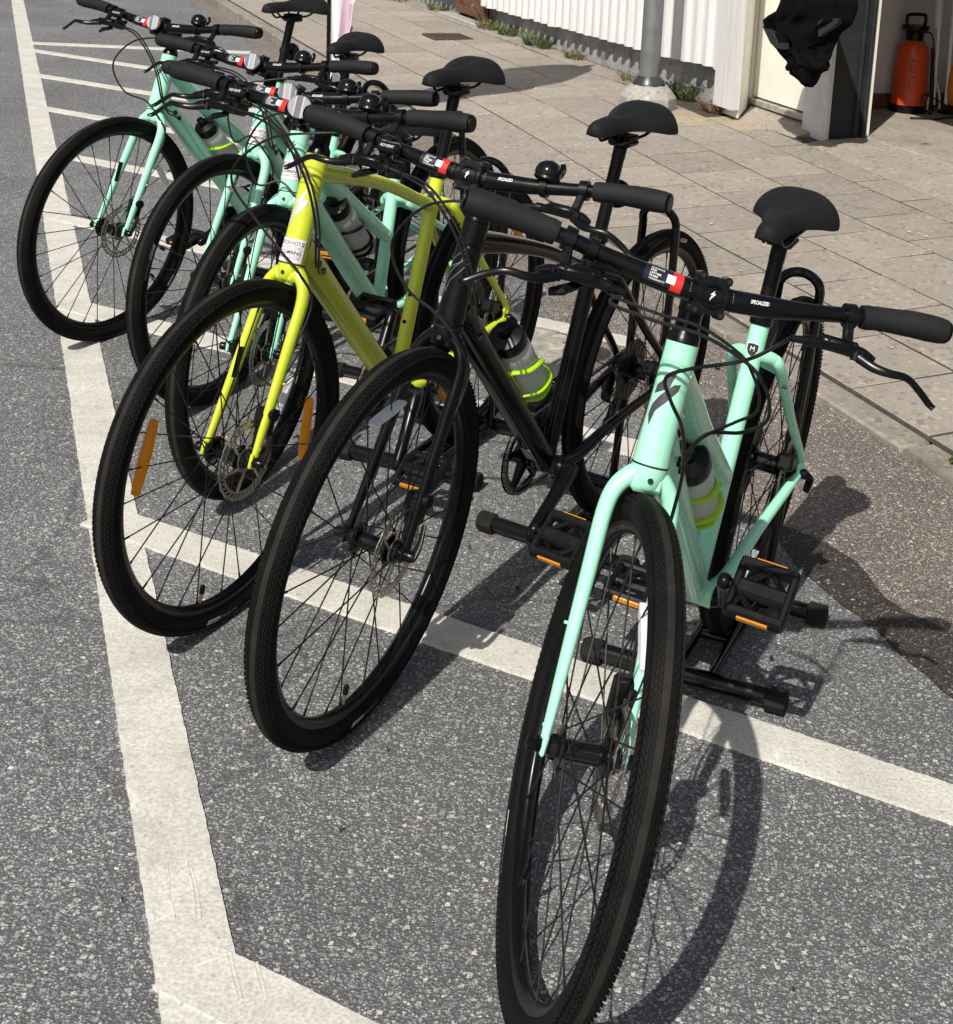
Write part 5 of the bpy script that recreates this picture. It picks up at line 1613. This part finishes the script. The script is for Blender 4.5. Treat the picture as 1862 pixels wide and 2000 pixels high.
    P('window_ring', closed_ring(C + FW * 0.0205, FW, 0.0150, 0.0014), 'black', stem, st_=True)
    if not c.get('frontrefl'):
        for nm, pl in (('stem_logo', LOGO_U), ('stem_logo', LOGO_L)):
            V2, F2 = poly2d([(x * 0.0036, y * 0.0036) for x, y in pl], 0.01)
            P(nm, wrap(barwrap2((V2, F2)), C, YV, FW, 0.0210, 0.0006), 'white_ink', stem, 0, True)
    # bar stickers
    def on_bar(geo2, y0, mat, name, off=0.0005, fr=None, r=0.0159):
        V2, F2 = geo2
        P(name, wrap(barwrap2((V2, F2)), bp(y0), unit(bp(y0 + 0.008) - bp(y0 - 0.008)), fr if fr is not None else FW + 0.25 * AX, r, off), mat, hbar, 0, True)
    on_bar(rect2d(-0.020, 0.020, -0.0125, 0.0125, 4, 8), -0.078, 'navy_ink', 'warranty_label', 0.0004)
    on_bar(rect2d(-0.008, 0.008, -0.0155, 0.0155, 4, 8), -0.050, 'red_ink', 'red_label', 0.0005)
    on_bar(rect2d(-0.0062, 0.0062, -0.0062, 0.0062, 3, 5), -0.0595, 'white_ink', 'white_square', 0.0009)
    lines = ['ACTIVATE', 'FREE', 'LIFETIME', 'FRAME', 'WARRANTY']
    tt = []
    for k, ln in enumerate(lines):
        V2, F2 = text2d(ln, 0.0042, 0.012)
        V2 = V2 - A(V2[:, 0].min(), 0)
        tt.append((V2 + A(-0.010, 0.0080 - 0.0040 * k), F2))
    on_bar(merge(tt), -0.080, 'white_ink', 'label_text', 0.0010)
    V2, F2 = text2d('SPECIALIZED', 0.0075, 0.02, 0.25)
    on_bar((V2 * A(0.62, 1.0), F2), 0.068, 'white_ink', 'bar_lettering', 0.0007)
    tk = [rect2d(-0.0004, 0.0004, -0.006 + 0.003 * k, -0.0055 + 0.003 * k, 1, 1) for k in range(5)]
    on_bar(merge(tk), 0.030, 'white_ink', 'scale_mark', 0.0007)
    on_bar(merge(tk), -0.031, 'white_ink', 'scale_mark', 0.0007)
    for s_ in (-1, 1):
        ys = np.linspace(0.222, BW, 15)
        prof = np.interp(np.linspace(0, 1, 15), [0, 0.06, 0.12, 0.3, 0.55, 0.8, 0.93, 1], [0.0165, 0.0178, 0.0168, 0.0172, 0.0188, 0.0196, 0.0186, 0.0168])
        wing = np.interp(np.linspace(0, 1, 15), [0, 0.2, 0.6, 0.85, 1], [1.0, 1.02, 1.16, 1.2, 1.05])
        P('grip', tube([bp(s_ * y, -0.003 * (wg - 1) * 20 * 0.3) for y, wg in zip(ys, wing)], list(prof), 20, up=AX, flat=list(wing)), 'grip', st_=True)
        P('grip_end', lathe([(0.0120, 0.0), (0.0150, 0.0008), (0.0140, 0.003)], bp(s_ * BW), (0, s_, 0), 20), 'plastic', hbar, st_=True)
        q = lambda y, f, a: bp(s_ * 0.204) + A(0, s_ * (y - 0.204), 0) + f * FW + a * AX
        lv = P('brake_lever_body', merge([
            tube([bp(s_ * 0.197), bp(s_ * 0.212)], 0.0172, 18),
            box(q(0.204, 0.012, -0.022), (0.013, 0.014, 0.036), frame(unit(AX - 0.45 * FW), FW), 0.003),
            tube(smooth_path([q(0.240, 0.040, -0.052), q(0.222, 0.034, -0.047), q(0.19, 0.031, -0.045), q(0.150, 0.034, -0.047)], 4), [0.005, 0.0085, 0.0085, 0.0068], 12, flat=1.15, power=3.0),
            box(q(0.188, 0.036, -0.041), (0.016, 0.056, 0.013), frame(unit(AX + 0.45 * FW), FW), 0.003),
            cyl(q(0.214, 0.036, -0.040), q(0.214, 0.037, -0.058), 0.0075, 12, None, 0.001),
            cyl(q(0.152, 0.034, -0.047), q(0.140, 0.0345, -0.048), 0.0082, 12, None, 0.001),
            cyl(q(0.141, 0.0345, -0.048), q(0.118, 0.036, -0.051), 0.0062, 12, 0.0045)]), 'plastic', st_=True)
        PS('lever_bolt', [cyl(q(y_, 0.0445, -0.0385), q(y_, 0.0465, -0.0368), 0.0024, 8) for y_ in (0.168, 0.206)], 'cassette', lv, st_=True)
        P('brake_lever', merge([tube(smooth_path([q(0.216, 0.042, -0.052), q(0.236, 0.056, -0.060), q(0.256, 0.064, -0.062), q(0.282, 0.062, -0.062), q(0.306, 0.053, -0.073), q(0.328, 0.048, -0.088), q(0.336, 0.051, -0.093)], 5), [0.0052, 0.0046, 0.0039, 0.0035, 0.0034, 0.0034, 0.0028], 12, up=FW, flat=1.5, power=2.6), cyl(q(0.220, 0.044, -0.060), q(0.220, 0.044, -0.042), 0.0048, 10)]), 'black', lv, st_=True)
    # gear shifter inboard of the right lever
    q = lambda y, f, a: bp(-0.17) + A(0, -(y - 0.17), 0) + f * FW + a * AX
    sh = P('gear_shifter', merge([box(q(0.172, 0.004, -0.036), (0.044, 0.046, 0.026), frame(AX, FW), 0.007), tube([bp(-0.165), bp(-0.178)], 0.0165, 18), tube([q(0.178, 0.010, -0.050), q(0.200, 0.026, -0.062), q(0.214, 0.018, -0.068)], [0.005, 0.0065, 0.005], 10, flat=1.6), box(q(0.172, 0.0, -0.016), (0.014, 0.014, 0.02), frame(AX, FW), 0.003), lathe([(0.005, 0), (0.0055, 0.02)], q(0.148, 0.014, -0.026), YAX, 10)]), 'plastic', st_=True)
    if c['key'] != 'b6': P('gear_window', box(q(0.160, 0.022, -0.006), (0.020, 0.046, 0.022), frame(unit(AX + 0.3 * FW), FW), 0.006), 'blackgloss', sh, st_=True)
    V2, F2 = text2d('ADVENT', 0.0075, 0.008, 0.2)
    fz = unit(FW - 0.3 * AX * 0)
    cc = q(0.160, 0.0330, -0.004)
    if c['key'] != 'b6': P('gear_lettering', (np.array([cc + A(0, x * 0.95, 0) + unit(AX + 0.3 * FW) * y + FW * (0.0006 + 0.28 * y * 0) for x, y in V2]), F2), 'white_ink', sh, 0, True)
    if c.get('bell'):
        yb = 0.135
        be = P('bell', lathe([(0.0225, 0.0), (0.0238, 0.005), (0.0232, 0.012), (0.0195, 0.0205), (0.012, 0.0262), (0.004, 0.028)], bp(yb, 0.002, 0.019), AX, 26), 'blackgloss', st_=True)
        P('bell_clamp', merge([tube([bp(yb - 0.006), bp(yb + 0.006)], 0.0172, 18), cyl(bp(yb, 0.001, 0.0), bp(yb, 0.002, 0.022), 0.008, 12), lathe([(0.0225, 0.0), (0.0235, -0.005), (0.018, -0.009)], bp(yb, 0.002, 0.0205), AX, 22)]), 'plastic', be, st_=True)
        P('bell_striker', tube(smooth_path([bp(yb + 0.014, -0.018, 0.020), bp(yb + 0.016, -0.024, 0.034), bp(yb + 0.012, -0.022, 0.046)], 4), 0.0028, 8, flat=1.8), 'plastic', be, st_=True)
        P('bell_stud', lathe([(0.0045, 0.0), (0.0035, 0.0015)], bp(yb, 0.002, 0.0468), AX, 12), 'rotor', be, st_=True)
    if c.get('frontrefl'):
        tw_ = rad(c['frontrefl'])
        dirn = unit(FW * math.cos(tw_) + YV * math.sin(tw_) - 0.05 * AX)
        fr = P('front_reflector', merge([lathe([(0.020, 0.0), (0.0232, 0.002), (0.0232, 0.008), (0.0215, 0.0105)], C + FW * 0.028 + AX * 0.004, dirn, 26), ]), 'lens', st_=True)
        P('reflector_back', merge([lathe([(0.018, -0.004), (0.0240, 0.0), (0.0243, 0.006)], C + FW * 0.027 + AX * 0.004, dirn, 26), box(C + FW * 0.020 - AX * 0.014, (0.020, 0.012, 0.03), frame(AX, FW), 0.003), tube([C + A(0, -0.034, 0), C + A(0, -0.025, 0)], 0.0185, 18)]), 'plastic', fr, st_=True)
    # ---- cables
    def sp3(v):
        return (np.asarray(v, float) - O) @ S3.T + O
    bootL = sp3(bp(0.204) + A(0, -0.086, 0) + 0.036 * FW - 0.051 * AX)
    bootR = sp3(bp(-0.204) + A(0, 0.086, 0) + 0.036 * FW - 0.051 * AX)
    ly = c['loop']
    hl = lambda f, y, a: hb + AX * a + FW * f + A(0, y, 0)
    h_ = c['ht']
    if c.get('cables') == 'near':
        hose = [bootL, A(1.00, 0.136, 0.937), A(1.0, 0.068, 0.905), A(0.995, 0.036, 0.881), A(0.99, 0.046, 0.851), A(0.97, 0.062, 0.81), A(0.945, 0.066, 0.752), A(0.92, 0.060, 0.69)]
        hose += [sp3(AXLE + AX * 0.24 + A(0, 0.045, 0) - FW * 0.045), sp3(AXLE + AX * 0.15 + A(0, 0.044, 0) - FW * 0.045), sp3(cal + A(0, 0.0, 0.03))]
        rear = [bootR, A(0.945, -0.07, 0.940), A(0.945, -0.007, 0.933), A(0.94, 0.061, 0.929), A(0.93, 0.122, 0.905), A(0.925, 0.146, 0.882), A(0.915, 0.158, 0.853), A(0.905, 0.155, 0.822), A(0.885, 0.122, 0.790), A(0.868, 0.07, 0.764), dt0 + dtd * 0.065 + A(0, 0.027, 0)]
        rear2 = [bootR + A(0, -0.03, 0.004), A(0.938, -0.07, 0.948), A(0.938, -0.007, 0.941), A(0.934, 0.055, 0.937), A(0.925, 0.110, 0.912), A(0.92, 0.130, 0.888), A(0.91, 0.142, 0.856), A(0.90, 0.138, 0.828), A(0.882, 0.110, 0.800), A(0.866, 0.062, 0.752), dt0 + dtd * 0.092 + A(0, 0.027, 0)]
    else:
        hose = [bootL, hl(0.13, 0.05, h_ + 0.03), hl(0.135, ly * 0.25, h_ + 0.005), hl(0.12, ly * 0.85, h_ - 0.05), hl(0.095, ly, h_ - 0.095), hl(0.070, ly * 0.62, h_ - 0.145), hl(0.048, 0.0, 0.02), hl(0.036, 0.045, -0.015), hl(0.0, 0.066, -0.07)]
        hose += [sp3(AXLE + AX * 0.20 + A(0, 0.054, 0) - FW * 0.042), sp3(AXLE + AX * 0.13 + A(0, 0.046, 0) - FW * 0.045), sp3(cal + A(0, 0, 0.03))]
        rear = [bootR, hl(0.115, -0.045, h_ + 0.030), hl(0.105, 0.012, h_ - 0.015), hl(0.085, 0.048, h_ - 0.07), hl(0.058, 0.068, h_ - 0.14), hl(0.02, 0.066, 0.01), dt0 + dtd * 0.065 + A(0, 0.027, 0)]
        rear2 = [bootR + A(0, -0.03, 0.004), hl(0.112, -0.05, h_ + 0.040), hl(0.110, 0.022, h_ - 0.01), hl(0.088, 0.060, h_ - 0.07), hl(0.060, 0.080, h_ - 0.145), hl(0.025, 0.078, 0.0), dt0 + dtd * 0.092 + A(0, 0.027, 0)]
    P('brake_hose', tube(smooth_path(hose, 7), 0.0026, 8), 'cable')
    P('rear_brake_hose', tube(smooth_path(rear, 7), 0.0026, 8), 'cable')
    P('gear_cable', tube(smooth_path(rear2, 7), 0.0023, 8), 'cable')
    # ---- head tube decals
    def on_head(geo2, v0, mat, name, off=0.0005):
        V2, F2 = geo2
        P(name, wrap((V2 + A(0, v0), F2), hb, AX, FW, rh, off), mat, headt, 0)
    bandm = {'mint': 'mint_band', 'lime': 'lime_band', 'blackpaint': 'black'}[paint]
    def arc_band(v0, hgt, bow):
        us = np.linspace(-0.036, 0.036, 21)
        V2 = np.array([[u, v0 + bow * math.cos(u / 0.036 * 1.5) + d] for u in us for d in (0, hgt)])
        return V2, [(2 * i, 2 * i + 1, 2 * i + 3, 2 * i + 2) for i in range(20)]
    if paint != 'blackpaint':
        on_head(arc_band(h_ - 0.040, 0.0042, 0.010), 0.0, bandm, 'head_band', 0.0003)
        on_head(arc_band(h_ - 0.072, 0.0042, 0.010), 0.0, bandm, 'head_band', 0.0003)
    lg = c['logo']
    for pl in (LOGO_U, LOGO_L):
        sc_ = lg[0]
        if lg[2] == 'outline':
            n_ = len(pl)
            gs = []
            for i in range(n_):
                a_, b_ = A(*pl[i]) * sc_, A(*pl[(i + 1) % n_]) * sc_
                d_ = unit(b_ - a_)
                nn2 = A(-d_[1], d_[0]) * 0.0004
                kk = max(1, int(np.linalg.norm(b_ - a_) / 0.005))
                for j in range(kk):
                    u0, u1 = a_ + (b_ - a_) * j / kk, a_ + (b_ - a_) * (j + 1) / kk
                    gs.append((np.array([u0 - nn2, u1 - nn2, u1 + nn2, u0 + nn2]), [(0, 1, 2, 3)]))
            on_head(merge(gs), lg[1], 'dim_ink', 'head_logo', 0.0005)
        else:
            on_head(poly2d([(x * sc_ , y * sc_) for x, y in pl], 0.006), lg[1], lg[2], 'head_logo', 0.0005)
    if c.get('sticker'):
        z0 = c['sticker']
        skk = 0.05
        def shift(geo2, x, y):
            V2, F2 = geo2
            V2 = V2 + A(x, y)
            return np.stack([V2[:, 0], V2[:, 1] - skk * 0 * V2[:, 0]], 1), F2
        on_head(rect2d(-0.040, 0.034, 0.0, 0.047, 16, 3), z0, 'sticker', 'shop_sticker', 0.0009)
        def fit(txt, wd, hgt, bold=0.008):
            V2, F2 = text2d(txt, 1.0, bold)
            w0 = np.ptp(V2[:, 0])
            h0 = np.ptp(V2[:, 1])
            return V2 * A(wd / w0, hgt / h0), F2
        on_head(shift(fit('OUTDOORWEST.SE', 0.070, 0.0085, 0.0), -0.003, 0.0375), z0, 'black_ink', 'sticker_text', 0.0014)
        on_head(shift(fit('BIKE CLIMBING', 0.064, 0.0080, 0.012), -0.003, 0.0190), z0, 'black_ink', 'sticker_text', 0.0014)
        on_head(shift(fit('HIRE - FAMILY FUN', 0.060, 0.0030, 0.01), -0.003, 0.0300), z0, 'pink_ink', 'sticker_text', 0.0014)
        on_head(shift(fit('TREK AND SUMMER TOURS', 0.064, 0.0038, 0.012), -0.003, 0.0082), z0, 'pink_ink', 'sticker_text', 0.0014)
        on_head(shift(rect2d(-0.036, 0.030, -0.0003, 0.0003, 16, 1), 0, 0.0266), z0, 'black_ink', 'sticker_rule', 0.0014)
        on_head(shift(rect2d(-0.036, 0.030, -0.0003, 0.0003, 16, 1), 0, 0.0128), z0, 'black_ink', 'sticker_rule', 0.0014)
    if c.get('size'):
        shp = [(0, -0.0135), (0.007, -0.009), (0.0115, -0.001), (0.0115, 0.0105), (0, 0.0125), (-0.0115, 0.0105), (-0.0115, -0.001), (-0.007, -0.009)]
        def on_seat(geo2, v0, mat, name, off):
            V2, F2 = geo2
            P(name, wrap((V2 + A(0, v0), F2), BB, SDIR, A(1, 0, 0), 0.0172, off), mat, stube, 0)
        on_seat(poly2d(shp, 0.005), Lt - 0.052, 'white_ink', 'size_badge_edge', 0.0005)
        on_seat(poly2d([(x * 0.88, y * 0.88) for x, y in shp], 0.005), Lt - 0.052, 'black_ink', 'size_badge', 0.0009)
        V2, F2 = text2d(c['size'], 0.0125 if len(c['size']) == 1 else 0.0095, 0.0)
        on_seat((V2, F2), Lt - 0.051, 'white_ink', 'size_letter', 0.0013)
    if c.get('dtlabel'):
        lv_ = dt1 - dtd * 0.075
        P('serial_label', box(lv_ + dtn * 0.0255 * -1.0 + YV * 0.0 , (0.001, 0.024, 0.045), frame(dtd, dtn), 0.0), 'dim_ink', dtube)
    # ---- bottle in its cage on the down tube
    if c.get('bottle'):
        o_ = dt1 - dtd * 0.205 + dtn * (0.0255 + 0.0435)
        Rb = np.stack([dtn, np.cross(-dtd, dtn), -dtd], 1)
        mb = to4(Rb, o_)
        add('bottle_cage', CAGE_ME[c['bottle']], bike, mb)
        b_ = add('water_bottle', BOTTLE_ME, None)
        b_.matrix_world = bike.matrix_world @ mb
        add('cap', CAP_ME, b_)
        V2, F2 = text2d('SPECIALIZED', 0.016, 0.01, 0.2)
        V2 = np.stack([-V2[:, 1] * 1.0, V2[:, 0] + 0.045], 1)
        tag(b_, c['bottle_label'], 'bottle', 'water bottles on the bicycles')
    return bike

def closed_ring(c_, axis, r, w):
    Rf = frame(axis)
    V, F = [], []
    n, m_ = 28, 6
    for i in range(n):
        t = 2 * np.pi * i / n
        for j in range(m_):
            p_ = 2 * np.pi * j / m_
            rr = r + w * math.cos(p_)
            V.append(A(rr * math.cos(t), rr * math.sin(t), w * math.sin(p_)))
    for i in range(n):
        for j in range(m_):
            F.append((i * m_ + j, i * m_ + (j + 1) % m_, ((i + 1) % n) * m_ + (j + 1) % m_, ((i + 1) % n) * m_ + j))
    return np.array(V) @ Rf.T + np.asarray(c_, float), F

BIKES = [
 dict(key='b1', x=-1.1098, y=5.0092, psi=-116.5, lean=-1.73, st=3.37, wb=1.047, ht=0.177, sad=0.727, ltop=0.475, paint='mint', style='step',
      crank=150, ptilt=10, spinF=215, spinR=40, reflF=[(147, 'clear')], reflR=[], bell=True, frontrefl=6, rearlight='disc', loop=-0.11, logo=(0.0105, 0.118, 'grey_ink'), forkpatch=True,
      bottle='limecage', bottle_label='clear bottle with black cap in a lime cage, on the farthest mint bicycle', label='mint step-through bicycle farthest from the camera, its front wheel on the white edge line'),
 dict(key='b2', x=-0.9146, y=4.6508, psi=-101.45, lean=-3.56, st=-8.37, wb=1.0474, ht=0.1396, sad=0.657, ltop=0.375, paint='mint', style='step',
      crank=20, ptilt=0, spinF=20, spinR=10, reflF=[(112, 'clear')], reflR=[], bell=True, frontrefl=6, rearlight='disc', loop=-0.05, logo=(0.0090, 0.098, 'grey_ink'), sticker=0.002, label='mint step-through bicycle with a shop sticker, second from the far end of the row'),
 dict(key='b3', x=-0.5288, y=4.0703, psi=-108.71, lean=1.12, st=6.88, wb=1.0384, ht=0.1486, sad=0.50, ltop=0.375, paint='mint', style='step',
      crank=268, ptilt=10, spinF=262, spinR=70, reflF=[(225, 'clear')], reflR=[], bell=True, frontrefl=8, rearlight=None, loop=-0.07, logo=(0.0090, 0.108, 'grey_ink'), sticker=0.030, dtlabel=True,
      bottle='plastic', bottle_label='clear bottle in a black cage, on the mint bicycle next to the lime one', label='mint step-through bicycle with lowered saddle, directly behind the lime yellow one'),
 dict(key='b4', x=-0.3792, y=3.4978, psi=-110.71, lean=-2.64, st=-1.36, wb=1.0599, ht=0.2239, sad=0.754, ltop=0.515, paint='lime', style='diamond',
      crank=305, ptilt=20, spinF=273, spinR=70, reflF=[(20, 'orange'), (188, 'orange')], reflR=[(140, 'orange'), (320, 'orange')], bell=True, frontrefl=28, rearlight='box', loop=-0.115, logo=(0.0185, 0.112, 'silver_ink'), sticker=0.003, bosses=True, size='XL', forkpatch=True,
      label='lime yellow bicycle with a white shop sticker and orange spoke reflectors'),
 dict(key='b5', x=0.0423, y=3.1169, psi=-116.47, lean=-3.49, st=6.88, wb=1.0338, ht=0.193, sad=0.732, ltop=0.487, paint='blackpaint', style='diamond',
      crank=338, ptilt=32, spinF=268, spinR=100, reflF=[(87, 'clear')], reflR=[], bell=True, rearlight='disc', loop=-0.09, logo=(0.0205, 0.105, 'outline'), bosses=True, dtlabel=True,
      bottle='limecage', bottle_label='clear bottle with black cap in a lime cage, on the black bicycle', label='all black bicycle with curved top tube between the lime one and the nearest mint one'),
 dict(key='b6', x=0.2818, y=2.6418, psi=-109.74, lean=-5.83, st=28.09, wb=1.0417, ht=0.1748, sad=0.670, ltop=0.487, paint='mint', style='step',
      crank=40, ptilt=34, ptiltR=8, spinF=246, spinR=120, reflF=[(73, 'clear')], reflR=[(262, 'clear')], loop=0.0, cables='near', logo=(0.0205, 0.098, 'grey_ink'), size='M',
      bottle='limecage', bottle_label='clear bottle with black cap in a lime cage, on the mint bicycle nearest the camera', label='mint step-through bicycle nearest the camera with its front wheel turned'),
]
for c in BIKES:
    build_bike(c)

# ------------------------------------------------------------------ display stands: a hoop over each rear wheel on a two-bar base
STAND_LBL = {
 'b1': 'black hoop stand holding the rear wheel of the farthest mint bicycle',
 'b2': 'black hoop stand at the rear wheel of the second mint bicycle from the far end',
 'b3': 'black hoop stand at the rear wheel of the mint bicycle with lowered saddle',
 'b4': 'black hoop stand holding the rear wheel of the lime yellow bicycle',
 'b5': 'black hoop stand holding the rear wheel of the black bicycle',
 'b6': 'black hoop stand under the mint bicycle nearest the camera'}
for c in BIKES:
    st_ = empty('bike_stand', Matrix.Translation((c['x'], c['y'], 0)) @ Matrix.Rotation(rad(c['psi']), 4, 'Z'))
    tag(st_, STAND_LBL[c['key']], 'bike stand', 'bike stands in a row')
    ln = -math.tan(rad(c['lean']))
    def sh_(v):
        v = np.asarray(v, float)
        return v + A(0, ln * v[2] * 1.0, 0)
    hp_ = [A(-0.01, -0.047, 0.03), A(-0.012, -0.045, 0.35), A(0.0, -0.044, 0.62), A(0.006, -0.042, 0.715)]
    arc = [A(0.008 + 0.022 * math.sin(t), 0.042 * -math.cos(t), 0.722 + 0.042 * math.sin(t)) for t in np.linspace(0, math.pi, 11)]
    path = hp_ + arc + [A(q[0], -q[1], q[2]) for q in hp_[::-1]]
    part('hoop', tube(smooth_path([sh_(q) for q in path], 3), 0.0098, 14), 'stand', st_)
    fb = part('front_bar', cyl((0.305, -0.185, 0.028), (0.312, 0.150, 0.028), 0.0165, 18), 'stand', st_)
    rb = part('rear_bar', cyl((-0.035, -0.185, 0.028), (-0.025, 0.150, 0.028), 0.0165, 18), 'stand', st_)
    for x_, b_ in ((0.308, fb), (-0.03, rb)):
        for s_, y_ in ((-1, -0.185), (1, 0.150)):
            xx = x_ + (0.0035 if s_ > 0 else -0.0035)
            part('rubber_foot', lathe([(0.021, 0.0), (0.0235, 0.003), (0.0235, 0.036), (0.021, 0.040)], (xx, y_ + s_ * -0.004, 0.026), (0, s_, 0), 8), 'cap', b_, sharp=30)
    for s_ in (-1, 1):
        part('rail', tube([A(0.300, s_ * 0.034, 0.028), A(0.10, s_ * 0.036, 0.030), A(-0.03, s_ * 0.046, 0.030)], 0.0098, 12), 'stand', st_)
    part('cross_bar', cyl((0.155, -0.035, 0.028), (0.155, 0.035, 0.028), 0.008, 12), 'stand', st_)
print('done objects', len(bpy.data.objects), 'tris', sum(len(m2.polygons) for m2 in bpy.data.meshes))
